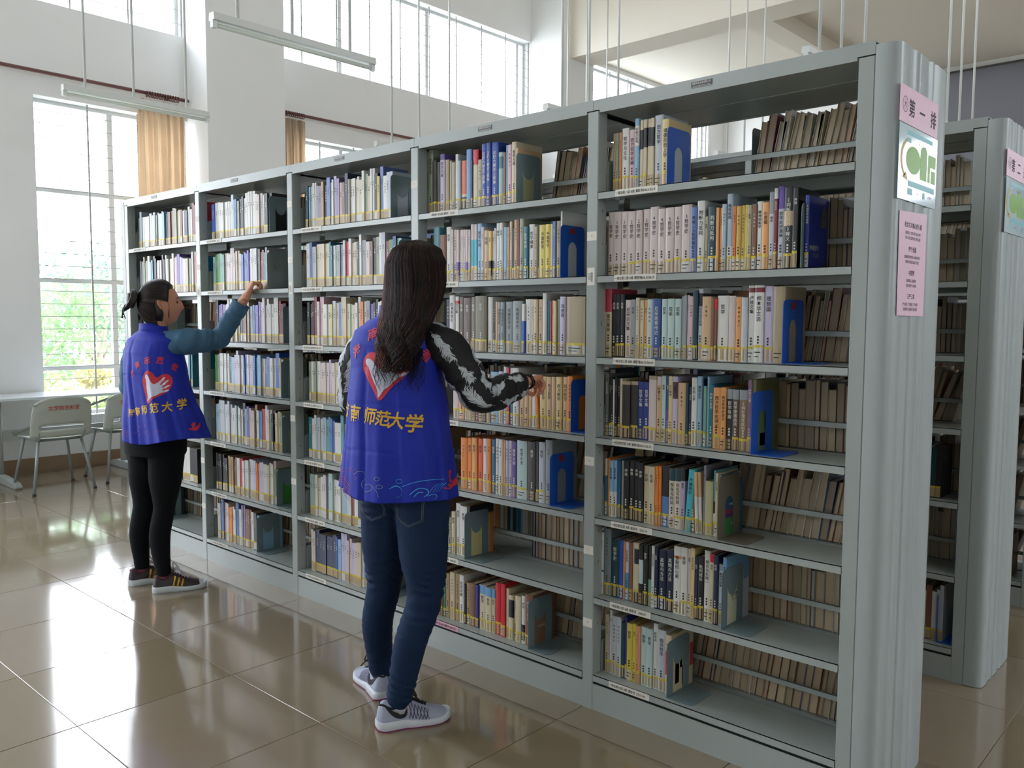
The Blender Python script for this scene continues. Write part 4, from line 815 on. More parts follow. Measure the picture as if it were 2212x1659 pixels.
def catmull(P, n):
    P = [Vector(p) for p in P]; Q = [P[0]*2-P[1]]+P+[P[-1]*2-P[-2]]; out = []
    m = len(P)-1
    for k in range(n+1):
        t = k/n*m; i = min(int(t), m-1); f = t-i; a, b_, c, d = Q[i], Q[i+1], Q[i+2], Q[i+3]
        out.append(.5*((2*b_)+(c-a)*f+(2*a-5*b_+4*c-d)*f*f+(3*b_-a-3*c+d)*f**3))
    return out
def interp(tab, x):
    if x <= tab[0][0]: return list(tab[0][1:])
    for (a, *A), (b_, *B_) in zip(tab, tab[1:]):
        if x <= b_:
            f = (x-a)/(b_-a); f = f*f*(3-2*f)*.5+f*.5; return [p+(q-p)*f for p, q in zip(A, B_)]
    return list(tab[-1][1:])
def limb(b, pts, rs, n=18, seg=18):
    C_ = catmull(pts, n); R = [interp([(i/(len(rs)-1), r) for i, r in enumerate(rs)], k/n)[0] for k in range(n+1)]
    d0 = (C_[0]-C_[1]).normalized(); d1 = (C_[-1]-C_[-2]).normalized()
    P = [C_[0]+d0*R[0]*s for s in (.95, .7, .35)]+C_+[C_[-1]+d1*R[-1]*s for s in (.35, .7, .95)]
    RR = [R[0]*s for s in (.3, .7, .93)]+R+[R[-1]*s for s in (.93, .7, .3)]
    b.tube(P, RR, seg)
def ell(c, a, b_, n=40, p=2.0, rot=0):
    out = []
    for k in range(n):
        t = 2*PI*k/n; x = a*math.copysign(abs(math.cos(t))**(2/p), math.cos(t)); y = b_*math.copysign(abs(math.sin(t))**(2/p), math.sin(t))
        out.append((c[0]+x*math.cos(rot)-y*math.sin(rot), c[1]+x*math.sin(rot)+y*math.cos(rot), c[2]))
    return out
def head_mesh(b, c, R):
    """c centre of the skull, R 3x3 rotation; y forward"""
    n, m = 56, 44; rings = []
    for j in range(1, m):
        ph = PI*j/m; z = math.cos(ph); s = math.sin(ph); ring_ = []
        for i in range(n):
            t = 2*PI*i/n; x = math.cos(t)*s; y = math.sin(t)*s
            X = x*.0735; Y = y*(.092 if y > 0 else .094); Z = z*.113
            if Z < -.01:
                k = min(1, (-.01-Z)/.10); X *= 1-.34*k*k-.06*k
                if y < 0: Y *= 1-.45*k
                else: Y *= 1-.04*k
            if y > .15:
                f = min(1, (y-.15)/.5)
                g = lambda x0, z0, sx_, sz_: math.exp(-((X-x0)/sx_)**2-((Z-z0)/sz_)**2)
                Y += f*(.017*g(0, -.030, .011, .014)+.012*g(0, -.008, .008, .022)-.008*(g(.031, .004, .014, .012)+g(-.031, .004, .014, .012))+.004*(g(.03, .024, .02, .008)+g(-.03, .024, .02, .008))
                    +.007*g(0, -.058, .019, .006)+.006*g(0, -.068, .015, .006)-.003*g(0, -.063, .02, .0022)+.013*g(0, -.094, .018, .014)+.004*(g(.042, -.03, .02, .02)+g(-.042, -.03, .02, .02)))
            ring_.append(tuple(Vector(c)+R@Vector((X, Y, Z))))
        rings.append(ring_[::-1])
    b.loft(rings)
    for s_ in (-1, 1):                                              # ears
        e_ = [(s_*.070, -.004, .012), (s_*.079, -.012, .020), (s_*.082, -.016, .008), (s_*.078, -.010, -.010), (s_*.071, -.002, -.024)]
        b.tube([tuple(Vector(c)+R@Vector(p)) for p in catmull(e_, 12)], [.005]+[.0065]*11+[.006], 8); b.tube([tuple(Vector(c)+R@Vector((s_*.068, -.004, z))) for z in (-.018, 0, .014)], [.006, .009, .006], 8)
def hand(b, wrist, F, B, curls, side, spread=.05, thumb_in=.5, k=1.0):
    F = Vector(F).normalized(); B = Vector(B); B = (B-F*B.dot(F)).normalized(); S = F.cross(B)*side; W_ = Vector(wrist)
    rings = []
    for t, w, h in [(-.03, .026, .021), (0, .027, .019), (.02, .032, .018), (.05, .038, .0155), (.078, .040, .0135), (.090, .037, .010)]:
        c = W_+F*t*k; rings.append([tuple(c+S*(w*k*math.copysign(abs(math.cos(a))**.75, math.cos(a)))+B*(h*k*math.copysign(abs(math.sin(a))**.9, math.sin(a)))) for a in [2*PI*i/20 for i in range(20)]])
    b.loft(rings)
    for i, (off, L) in enumerate([(.0285, (.040, .024, .020)), (.0100, (.044, .027, .020)), (-.0090, (.041, .025, .020)), (-.0270, (.032, .019, .018))]):
        p = W_+F*(.080-.004*abs(i-1.2))*k+S*off*k; pts = [tuple(p-F*.02)]; d = (F+S*(spread*(1.2-i))).normalized(); ax = d.cross(B).normalized(); r = [.0095]
        cu = curls[i] if isinstance(curls[0], (list, tuple)) else curls
        pts.append(tuple(p)); r.append(.0092)
        for j, l in enumerate(L):
            d = Matrix.Rotation(-math.radians(cu[j]), 3, ax)@d; p = p+d*l*k; pts.append(tuple(p)); r.append([.0084, .0076, .0060][j])
        n_ = []; rr = []
        for a in range(len(pts)-1):
            for f in (0, .5): n_.append(Vector(pts[a]).lerp(Vector(pts[a+1]), f)); rr.append((r[a]*(1-f)+r[a+1]*f)*k)
        n_.append(Vector(pts[-1])); rr.append(r[-1]*k); n_.append(n_[-1]+d*.004); rr.append(.003)
        b.tube(n_, rr, 10)
    p = W_+F*.018*k+S*.020*k-B*.004; d = (F*.62+S*.72-B*.35).normalized(); pts = [p]; r = [.014]; ax = d.cross(F.lerp(-B, thumb_in)).normalized()
    for l, a, q in ((.036, 14, .0118), (.032, 24, .0100), (.024, 22, .0072)):
        d = Matrix.Rotation(math.radians(a), 3, ax)@d; p = p+d*l*k; pts.append(p); r.append(q*k)
    b.tube(pts, r, 10)
class Sleeve:
    def __init__(s, pts, rs, n=60):
        s.C = catmull(pts, n); s.n = n; s.rs = rs; s.len = sum((s.C[i+1]-s.C[i]).length for i in range(n)); s.fr = []
        up = Vector((0, 0, 1))
        for i in range(n+1):
            d = (s.C[min(i+1, n)]-s.C[max(i-1, 0)]).normalized(); up = (up-d*up.dot(d)).normalized(); s.fr.append((up.copy(), d.cross(up)))
    def r(s, t): return interp([(i/(len(s.rs)-1), r) for i, r in enumerate(s.rs)], t)[0]
    def pt(s, t, th, off=0):
        t = max(0, min(1, t)); x = t*s.n; i = min(int(x), s.n-1); f = x-i; c = s.C[i].lerp(s.C[i+1], f); u = s.fr[i][0].lerp(s.fr[i+1][0], f); v = s.fr[i][1].lerp(s.fr[i+1][1], f)
        w = .0045*math.sin(t*34+1.6*math.sin(th))*(.4+.6*math.exp(-((t-.5)/.18)**2)+.4*math.exp(-((t-.95)/.1)**2))+.002*math.sin(t*70+3*th)
        R = s.r(t)+w+off; return c+(u*math.cos(th)+v*math.sin(th))*R
    def mesh(s, b, t1=1.0, m=0):
        N = 90; K = 40; rings = [[s.pt(t1*i/N, 2*PI*k/K) for k in range(K)] for i in range(N+1)]
        b.loft(rings+[[s.pt(t1, 2*PI*k/K, -.004) for k in range(K)], [s.pt(t1-.04, 2*PI*k/K, -.006) for k in range(K)]], m, cap=False)
def refine(vs, fs, mx):
    bm = bmesh.new(); V = [bm.verts.new((v[0], v[1], 0)) for v in vs]
    for f in fs:
        try: bm.faces.new([V[i] for i in f])
        except ValueError: pass
    bmesh.ops.triangulate(bm, faces=bm.faces[:])
    for _ in range(5):
        es = [e_ for e_ in bm.edges if e_.calc_length() > mx]
        if not es: break
        bmesh.ops.subdivide_edges(bm, edges=es, cuts=1); bmesh.ops.triangulate(bm, faces=[f for f in bm.faces if len(f.verts) > 3])
    bm.verts.index_update(); out = [(v.co.x, v.co.y) for v in bm.verts], [tuple(v.index for v in f.verts) for f in bm.faces]; bm.free(); return out
def polyfill(poly):
    bm = bmesh.new(); vs = [bm.verts.new((x, y, 0)) for x, y in poly]
    es = [bm.edges.new((vs[i], vs[(i+1) % len(vs)])) for i in range(len(vs))]; bmesh.ops.triangle_fill(bm, edges=es, use_beauty=True)
    bm.verts.index_update(); out = [(v.co.x, v.co.y) for v in bm.verts], [tuple(v.index for v in f.verts) for f in bm.faces]; bm.free(); return out
def chaikin(P, it=2, closed=True):
    for _ in range(it):
        Q = []
        n = len(P)
        for i in range(n if closed else n-1):
            a, b_ = P[i], P[(i+1) % n]; Q += [(a[0]*.75+b_[0]*.25, a[1]*.75+b_[1]*.25), (a[0]*.25+b_[0]*.75, a[1]*.25+b_[1]*.75)]
        P = Q if closed else [P[0]]+Q+[P[-1]]
    return P
def strip(P, w):
    vs = []; n = len(P)
    for i, p in enumerate(P):
        a = P[max(i-1, 0)]; c = P[min(i+1, n-1)]; dx, dy = c[0]-a[0], c[1]-a[1]; l = math.hypot(dx, dy) or 1; ww = w[i] if isinstance(w, list) else w
        vs += [(p[0]-dy/l*ww/2, p[1]+dx/l*ww/2), (p[0]+dy/l*ww/2, p[1]-dx/l*ww/2)]
    return vs, [(2*i, 2*i+1, 2*i+3, 2*i+2) for i in range(n-1)]
HEART = [(-.48,.12),(-.46,.30),(-.34,.42),(-.16,.38),(-.02,.24),(.10,.42),(.28,.49),(.42,.43),(.5,.25),(.47,.06),(.34,-.13),(.12,-.32),(-.08,-.64),(-.19,-.42),(-.33,-.2),(-.45,-.02)]
HAND = [(-.42,.20),(-.38,.28),(-.27,.25),(-.16,.12),(-.05,.05),(.03,.10),(.19,.37),(.24,.36),(.13,.10),(.16,.09),(.33,.33),(.37,.29),(.20,.05),(.23,.03),(.42,.20),(.44,.15),(.23,-.03),(.25,-.05),(.45,.05),(.45,-.01),(.24,-.12),(.10,-.28),(.0,-.36),(-.09,-.52),(-.11,-.51),(-.12,-.36),(-.24,-.14),(-.30,.06)]
class Vest:
    def __init__(s, tab, z0, z1, folds, seed=0, hem=None):
        s.tab = tab; s.z0 = z0; s.z1 = z1; s.folds = folds; s.rnd = random.Random(seed); s.ph = [s.rnd.uniform(0, 6) for _ in range(8)]; s.hem = hem or (lambda th: 0)
        s.arc = {}
    def base(s, th, z):
        cx, cy, a, b_, p = interp(s.tab, z); x = a*math.copysign(abs(math.cos(th))**(2/p), math.cos(th)); y = b_*math.copysign(abs(math.sin(th))**(2/p), math.sin(th)); return cx+x, cy+y
    def pt(s, th, z, off=0):
        x, y = s.base(th, z); k = max(0, (1.34-z)/(1.34-s.z0)); A = s.folds*k**1.3; zz = z*3
        d = A*(.55*math.sin(5*th+s.ph[0]+zz*.4)+.35*math.sin(9*th+s.ph[1]-zz*.5)+.22*math.sin(14*th+s.ph[2]+zz)+.12*math.sin(23*th+s.ph[3]))
        d += .0035*math.sin(z*22+2.2*math.sin(th*2+s.ph[4])+s.ph[5])*math.exp(-((z-1.1)/.16)**2)+.003*math.sin(z*40+3*th)*math.exp(-((z-1.30)/.05)**2)
        for t0, A0, w0 in ((-PI/2-.16, -.016, .05), (-PI/2+.55, .007, .05), (s.ph[6], .008, .06), (-PI/2+.95, -.008, .04), (-2.6, .008, .05)):
            e_ = math.atan2(math.sin(th-t0-.10*(1.2-z)), math.cos(th-t0-.10*(1.2-z))); d += A0*math.exp(-(e_/w0)**2)*k**.8
        for zc, A0 in ((1.135, -.0016), (.975, -.0018), (1.26, -.001)): d += A0*math.exp(-((z-zc-.006*math.sin(th*3))/.0045)**2)
        n = Vector((math.cos(th), math.sin(th)*1.3, .15)).normalized(); h = s.hem(th)*max(0, 1-(z-s.z0)/.14)**2
        return Vector((x, y, z+h))+n*(d+off)
    def th(s, u, z):
        key = round(z*100)
        if key not in s.arc:
            t = -PI/2; L = 0; T = [(0, t)]; p = Vector(s.base(t, z)); N = 160
            for i in range(N):
                t2 = -PI/2+(i+1)*PI/N; q = Vector(s.base(t2, z)); L += (q-p).length; T.append((L, t2)); p = q
            s.arc[key] = T
        T = s.arc[key]; a = abs(u)
        for (l0, t0), (l1, t1) in zip(T, T[1:]):
            if a <= l1: t = t0+(t1-t0)*(a-l0)/max(1e-9, l1-l0); break
        else: t = T[-1][1]
        return t if u >= 0 else -PI-t
    def uz(s, u, z, off=.0012): return s.pt(s.th(u, z), z, off)
    def mesh(s, b):
        N = 168; K = 120; rings = []
        for j in range(K+1):
            z = s.z0+(s.z1-s.z0)*(j/K); rings.append([s.pt(2*PI*i/N, z) for i in range(N)])
        inner = [[s.pt(2*PI*i/N, s.z0+dz, -.004) for i in range(N)] for dz in (.10, .03, 0.0)]
        b.loft(inner+rings, cap=False)
        b.f.append(tuple(len(b.v)-N+i for i in range(N))); b.m.append(0); b.c.append(None)
    def decal(s, b, vs, fs, m, cu, cz, rot=0, mx=.011, off=.0014):
        vs, fs = refine(vs, fs, mx); c, s_ = math.cos(rot), math.sin(rot)
        b.add([s.uz(cu+x*c-y*s_, cz+x*s_+y*c, off) for x, y in vs], fs, m)
    def text(s, b, ch, size, m, cu, cz, rot=0, shear=0, off=.0016):
        vs, fs, w = glyph(ch, .022); s.decal(b, [((x+y*shear)*size, y*size) for x, y in vs], fs, m, cu, cz, rot, mx=.009, off=off)
def emblem(v, b, cu, cz, S, rot, hx=1.0):
    h = [(x*S*hx, y*S) for x, y in chaikin(HEART, 3)]; v.decal(b, *polyfill(h), 1, cu, cz, rot, off=.0014)
    h = [(x*S*hx, y*S) for x, y in chaikin(HAND, 1)]; v.decal(b, *polyfill(h), 2, cu, cz, rot, off=.0024, mx=.009)
def vest_prints(v, P, vo):
    MM = [M_vest, M_red, M_wht, M_yel, M_cyan, M_pur, M_grpr]
    b = MB(); emblem(v, b, *P['emblem']); place(b, 'emblem_print', MM, vo); b = MB()
    for ch, u, z, r, sz in P['arc']: v.text(b, ch, sz, 1, u, z, r); place(b, 'red_character', MM, vo); b = MB()
    for ch, u, z, r, sz in P['name']: v.text(b, ch, sz, 3, u, z, r, .12); place(b, 'yellow_character', MM, vo); b = MB()
    def poly(pts, w, m): v.decal(b, *strip(chaikin(pts, 3, False), w), m, 0, 0)
    for pts, w, m in P['lines']: poly(pts, w, m)
    for u, z, a, c, m in P['rings']: v.decal(b, *strip([(u+a*math.cos(2*PI*i/20), z+c*math.sin(2*PI*i/20)) for i in range(21)], .0016), m, 0, 0)
    for pts, m in P['shapes']: v.decal(b, *polyfill(chaikin(pts, 3)), m, 0, 0)
    place(b, 'wave_print', MM, vo)
# ---- shoes
def cr1(T, x):
    n = len(T); i = 0
    while i < n-2 and x > T[i+1][0]: i += 1
    x0, y0 = T[i]; x1, y1 = T[i+1]; m0 = (y1-T[i-1][1])/(x1-T[i-1][0]) if i else (y1-y0)/(x1-x0); m1 = (T[i+2][1]-y0)/(T[i+2][0]-x0) if i < n-2 else (y1-y0)/(x1-x0)
    h = x1-x0; f = max(0, min(1, (x-x0)/h)); return (2*f**3-3*f*f+1)*y0+(f**3-2*f*f+f)*h*m0+(-2*f**3+3*f*f)*y1+(f**3-f*f)*h*m1
class Shoe:
    def __init__(s, L=.262, hs=1.0): s.L = L; s.hs = hs; s.W = [(0, .014), (.03, .026), (.08, .0325), (.18, .0335), (.38, .033), (.55, .039), (.72, .0455), (.86, .042), (.95, .030), (.985, .018), (1, .008)]
    def c(s, t): return .006*math.sin(t*PI*1.0)*(1 if t > .4 else .3)
    def w(s, t): return cr1(s.W, t)
    def h(s, t): return cr1([(0, .060), (.04, .092), (.10, .100), (.22, .092), (.34, .100), (.44, .096), (.56, .078), (.70, .060), (.85, .047), (.95, .034), (1, .014)], t)*s.hs
    def base(s, t): return interp([(0, .030), (.3, .030), (.6, .022), (.85, .022), (1, .030)], t)[0]
    def pt(s, t, a, off=0):
        w = s.w(t); z0 = s.base(t)*.7; h = s.h(t)-z0+.0; ca, sa = math.cos(a), math.sin(a); x = w*math.copysign(abs(ca)**.8, ca)*(1-.25*max(0, sa)**2*(1 if t < .45 else .6)); z = z0+h*max(0, sa)**.85
        n = Vector((ca, 0, sa)).normalized(); return Vector((s.c(t)+x, (t-.24)*s.L, z))+n*off
    def side(s, t, hf, sg, off):
        a = math.asin(max(0, min(1, hf))**(1/.85)); return s.pt(t, PI-a if sg else a, off)
    def build(s, P, kind, mats, loc, rz, name='shoe'):
        b = MB(); N = 40; K = 24; T = [i/N for i in range(N+1)]; T = [.5-.5*math.cos(PI*t) for t in T]
        b.loft([[s.pt(t, PI*k/K) for k in range(K+1)] for t in T], close=False)
        b.f.append(tuple(range(K, -1, -1))); b.m.append(0); b.c.append(None); e0 = N*(K+1); b.f.append(tuple(e0+k for k in range(K+1))); b.m.append(0); b.c.append(None)
        o = b.build(name, mats['upper'], P, True, loc, (0, 0, rz))
        b = MB(); n = 96; out = []
        for k in range(n):
            a = 2*PI*k/n; t = .5-.5*math.cos(a); sgn = 1 if a < PI else -1; out.append((t, sgn))
        layers = [(.0, .94, 0), (.003, 1.01, 0), (.0055, 1.04, 1), (.018, 1.05, 1), (1, .99, 1), (1.12, .88, 1)]
        rings = []
        for zl, f, m in layers:
            r = []
            for t, sg in out:
                z = (s.base(t)*(1 if zl == 1 else 1.12)) if zl >= 1 else zl+(.006*max(0, (t-.82)/.18)**2 if kind == 'run' else .002*max(0, (t-.85)/.15))+(.004*max(0, (.06-t)/.06) if kind == 'run' else 0)
                w = (s.w(t)+.0045)*f; r.append((s.c(t)+sg*w*(1 if .001 < t < .999 else .3), (t-.24)*s.L+(.004*f*max(0, (t-.9)/.1)-.004*f*max(0, (.1-t)/.1)), z))
            rings.append(r)
        n0 = 0
        b.loft(rings, cap=False); nb_ = len(rings[0]); b.m = [1 if (q // nb_ < 2 and kind == 'run') else 0 for q in range(len(b.f))]
        b.quad(rings[0][::-1], 1 if kind == 'run' else 0); b.quad(rings[-1], 0)
        b.build('sole', [mats['sole'], mats['under']], o, True)
        # laces and tongue
        b = MB()
        for i in range(5):
            t = .43+.052*i; a0, a1 = .42*PI-.02*i, .58*PI+.02*i
            b.tube([s.pt(t+.012*math.sin(f*PI*2), a0+(a1-a0)*f-.0, .0035) for f in [k/8 for k in range(9)]], .0026, 6)
            b.tube([s.pt(t+.055*f, a0+(a1-a0)*f, .005) for f in [k/8 for k in range(9)]], .0024, 6)
        for sg in (-1, 1):
            c0 = s.pt(.39, PI/2, .016); b.tube(catmull([c0, c0+Vector((sg*.014, -.002, .034)), c0+Vector((sg*.028, .014, .024)), c0+Vector((sg*.030, .030, -.004)), c0+Vector((sg*.012, .016, -.002)), c0+Vector((0, .006, .002))], 18), .0028, 6); b.tube(catmull([c0, c0+Vector((sg*.02, .014, .006)), c0+Vector((sg*.034, .034, -.014)), c0+Vector((sg*.040, .050, -.030))], 12), .0026, 6)
        b.build('laces', mats['lace'], o, True)
        b = MB(); b.loft([[s.pt(t, PI*(.40+.2*k/8), .002+.030*max(0, (.44-t)/.12)) for k in range(9)] for t in (.62, .55, .48, .43, .38, .34)], close=False); b.build('tongue', mats['tongue'], o, True)
        # collar opening
        b = MB(); b.tube([s.pt(.03+.30*(.5-.5*math.cos(a)), PI*.5+.32*PI*math.sin(a)*.8, .001) for a in [2*PI*k/24 for k in range(25)]], .0038, 6, caps=False); b.build('collar', mats['collar'], o, True)
        b = MB()
        if kind == 'run':
            sw = chaikin([(.07, .86), (.12, .60), (.20, .36), (.29, .22), (.36, .28), (.385, .50), (.37, .74), (.345, .60), (.32, .50), (.27, .50), (.19, .64)], 2)
            for sg in (0, 1):
                vs, fs = refine(*polyfill(sw), .02); b.add([s.side(t, y, sg, .0025) for t, y in vs], fs, 0)
                for i in range(6):
                    t = .40+.045*i
                    for d in (-1, 1):
                        vs, fs = strip([(t+.04*f*d+(.04 if d < 0 else 0), .22+.62*f) for f in [k/6 for k in range(7)]], .008); b.add([s.side(t_, y, sg, .0022) for t_, y in vs], fs, 1)
        else:
            for sg in (0, 1):
                for i in range(3):
                    t = .36+.075*i; vs, fs = strip([(t+.05*f, .10+.72*f) for f in [k/6 for k in range(7)]], .028); b.add([s.side(t_, y, sg, .0022) for t_, y in vs], fs, 0)
            vs = []; 
            b.loft([[s.pt(t, PI*k/20, .0014) for k in range(21)] for t in (.86, .89, .92, .95, .975, .995)], 1, close=False)
        b.build('side_print', mats['marks'], o, True); return o
def place(mb_or_me, name, mats, P, smooth=True):
    if isinstance(mb_or_me, MB): o = mb_or_me.build(name, mats, P, smooth)
    else:
        o = bpy.data.objects.new(name, mb_or_me); COL.objects.link(o); o.parent = P
        for m in (mats if isinstance(mats, (list, tuple)) else [mats]): mb_or_me.materials.append(m)
    return o
def face_parts(P, c, R):
    for s_ in (-1, 1):
        b = MB(); cc = Vector(c)+R@Vector((s_*.031, .0745, .003)); rings = []
        for j in range(1, 8): ph = PI*j/8; rings.append([tuple(cc+R@Vector((.011*math.sin(ph)*math.cos(t), .008*math.sin(ph)*math.sin(t), .0065*math.cos(ph)))) for t in [2*PI*i/12 for i in range(12)]][::-1])
        b.loft(rings); b.build('eye', mat('eye_dark', '#2a201c', .2), P, True)
        b = MB(); b.tube([tuple(Vector(c)+R@Vector((s_*(.016+.03*f), .088-.014*f*f, .024+.004*math.sin(f*PI)))) for f in [k/6 for k in range(7)]], [.001, .002, .0024, .0024, .002, .0015, .0008], 6); b.build('eyebrow', M_hair2, P, True)
    b = MB(); b.tube([tuple(Vector(c)+R@Vector((x, .0835-.9*x*x*9, -.0625+.0))) for x in [-.02+.005*k for k in range(9)]], [.001, .003, .0042, .0048, .005, .0048, .0042, .003, .001], 6); b.build('lips', mat('lips', '#a85a52', .5), P, True)
def person(name_label, loc, rz, cfg):
    P = empty('person', (*loc, 0), rz, label=name_label, cat='person', group=None)
    H = cfg; b = MB(); HR = Matrix.Rotation(H['head_rz'], 3, 'Z')@Matrix.Rotation(H['head_rx'], 3, 'X'); HC = Vector(H['head'])
    # torso
    rings = [ell((cx, cy, z), a, bb, 40, 2.3) for z, cx, cy, a, bb in H['torso']]; b.loft(rings)
    limb(b, [H['neck0'], tuple(HC+HR@Vector((0, -.02, -.05)))], [.056, .050], 8)
    head_mesh(b, HC, HR)
    for side in (0, 1):
        hip, knee, calf, ank = H['legs'][side]; limb(b, [hip, Vector(hip).lerp(Vector(knee), .5), knee, calf, ank], [.078, .068, .047, .046, .031], 22)
        f = Vector(ank); d = Vector((math.sin(-H['feet'][side][1]), math.cos(-H['feet'][side][1]), 0)); limb(b, [f, f+d*.04+Vector((0, 0, -.035)), f+d*.10+Vector((0, 0, -.052))], [.028, .022, .016], 10)
        sh, el, wr = H['arms'][side][:3]; limb(b, [sh, Vector(sh).lerp(Vector(el), .5), el, Vector(el).lerp(Vector(wr), .5), wr], [.038, .036, .031, .030, .023], 22)
        F, B, curls, k = H['hands'][side]; hand(b, wr, F, B, curls, -1 if side == 0 else 1, k=k)
    me = solid(b, .0028, 4, 'body'); place(me, 'body', M_skin, P); face_parts(P, HC, HR)
    # shirt under the vest
    b = MB(); b.loft([ell((cx, cy, z), a+.006, bb+.006, 40, 2.3) for z, cx, cy, a, bb in H['torso'] if .95 < z < H['neck0'][2]-.01])
    for side in (0, 1): sh, el = Vector(H['arms'][side][0]), Vector(H['arms'][side][1]); limb(b, [sh, sh.lerp(el, .3), sh.lerp(el, .6)], [.046, .045, .041], 14)
    place(solid(b, .006, 3, 'shirt'), 'shirt', H['shirt'], P)
    # trousers
    b = MB(); k = H['pants_off']
    b.loft([ell((cx, cy, z), a+k, bb+k, 40, 2.4) for z, cx, cy, a, bb in H['torso'] if z < 1.06])
    for side in (0, 1):
        hip, knee, calf, ank = [Vector(p) for p in H['legs'][side]]; rr = H['pants_r']
        limb(b, [hip, hip.lerp(knee, .5), knee, calf, ank+Vector((0, 0, H['cuff']))], rr, 26, 22)
    me = solid(b, .006, 5, 'trousers')
    nrm = [v.normal.copy() for v in me.vertices]
    for v, nv in zip(me.vertices, nrm):                             # creases bunching at knee and ankle
        z = v.co.z; s_ = v.co.x*9+v.co.y*7
        A = H['crease']*(math.exp(-((z-.47)/.09)**2)+.9*math.exp(-((z-.13)/.08)**2)+.5*math.exp(-((z-.74)/.05)**2)+.15)
        q = v.co*7; n1 = noise.noise(q); n2 = noise.noise(v.co*16+Vector((5, 3, 1))); v.co += nv*(A*(math.sin(z*165+9*n1+4*math.sin(s_*1.3))*max(0, .55+n2*1.3)))
    tr = place(me, 'trousers', H['pants_m'], P)
    # vest
    v = Vest(*H['vest'][:4], seed=H['seed'], hem=H['hem']); b = MB(); v.mesh(b); vo = place(b, 'vest', M_vest, P)
    vest_prints(v, H['prints'], vo)
    cl = MB(); zc = v.z1; cx, cy, a, bb, p = interp(v.tab, zc); cl.loft([ell((cx, cy, zc-.012), a+.012, bb+.012, 36), ell((cx, cy-.002, zc+.022), a+.006, bb+.006, 36), ell((cx, cy-.002, zc+.020), a-.002, bb-.002, 36), ell((cx, cy, zc-.01), a-.004, bb-.004, 36)], cap=False); place(cl, 'collar', M_vest, vo)
    return P, v, vo, tr, HC, HR
def W2L(loc, rz, p):      # world point to the person's local frame
    d = Vector(p)-Vector((*loc, 0)); return Matrix.Rotation(-rz, 3, 'Z')@d
# ------------------------------------------------------------- nearer volunteer
L1, R1 = (-1.435, -.50), math.radians(11.5)
w1 = W2L(L1, R1, (-1.175, -.125, 1.200)); e1 = W2L(L1, R1, (-1.180, -.345, 1.170))
def T1(p): return tuple(W2L(L1, R1, p))
wav = lambda u0, z0, s: [(u0, z0), (u0+.01*s, z0+.012), (u0+.02*s, z0+.004), (u0+.016*s, z0-.008), (u0+.004*s, z0-.012)]
pr1 = dict(emblem=(.048, 1.250, .165, 0.0, 1.2),
    arc=[('海', -.085, 1.318, .62, .046), ('南', -.025, 1.378, .30, .046), ('志', .04, 1.40, 0, .044), ('愿', .130, 1.366, -.32, .044), ('者', .190, 1.308, -.60, .044)],
    name=[('海', -.150, 1.108, .0, .058), ('南', -.078, 1.104, -.02, .062), ('师', -.005, 1.100, -.03, .060), ('范', .048, 1.095, -.04, .054), ('大', .096, 1.090, -.05, .060), ('学', .158, 1.080, -.06, .064)],
    lines=[([(-.26, .895-.010*k), (-.20, .900-.011*k), (-.14, .885-.012*k), (-.10+.004*k, .850-.012*k)], .0018, 1 if k % 2 else 5) for k in range(7)]
        +[([(-.075, .895), (-.045, .915), (-.02, .895), (-.045, .872), (-.03, .845), (.0, .848), (.02, .862), (.01, .872)], .0018, 6), ([(-.03, .865), (.0, .875), (.035, .86), (.045, .835)], .0016, 6)]
        +[([(.075+.006*k, .862+.004*k), (.10, .874+.002*k), (.125, .86), (.12, .838), (.10, .834)], .002, 4) for k in range(2)]
        +[([(.12, .870), (.17, .888), (.23, .892), (.27, .888)], .0022, 4), ([(.15, .842), (.175, .865), (.205, .862), (.215, .845), (.20, .832)], .003, 4), ([(.165, .835), (.18, .852), (.195, .848)], .003, 4)]
        +[([(.215+.012*k, .848), (.23+.012*k, .868), (.245+.012*k, .875)], .0018, 4) for k in range(4)]
        +[([(.21, .835), (.23, .842), (.245, .832), (.235, .822)], .0022, 4), ([(.27, .858), (.32, .848), (.37, .855), (.41, .872)], .004, 1)],
    rings=[(-.105, .908, .010, .006, 1), (-.07, .906, .010, .006, 5), (.035, .893, .010, .006, 6), (.045, .868, .011, .006, 6), (.11, .888, .012, .007, 4), (-.065, .885, .008, .005, 5)],
    shapes=[([(.275, .868), (.31, .872), (.335, .862), (.36, .872), (.40, .905), (.42, .93), (.40, .88), (.36, .850), (.31, .848)], 1), ([(.318, .868), (.308, .890), (.322, .912), (.345, .912), (.350, .898), (.335, .895), (.338, .880), (.36, .872)], 1)])
M_blk = mat('black_knit', '#141518', .7, bump=.06, bscale=200)
M_teal = mat('teal_denim_shirt', '#3d6684', .75, nscale=12, namt=.1, bump=.12, bscale=120)
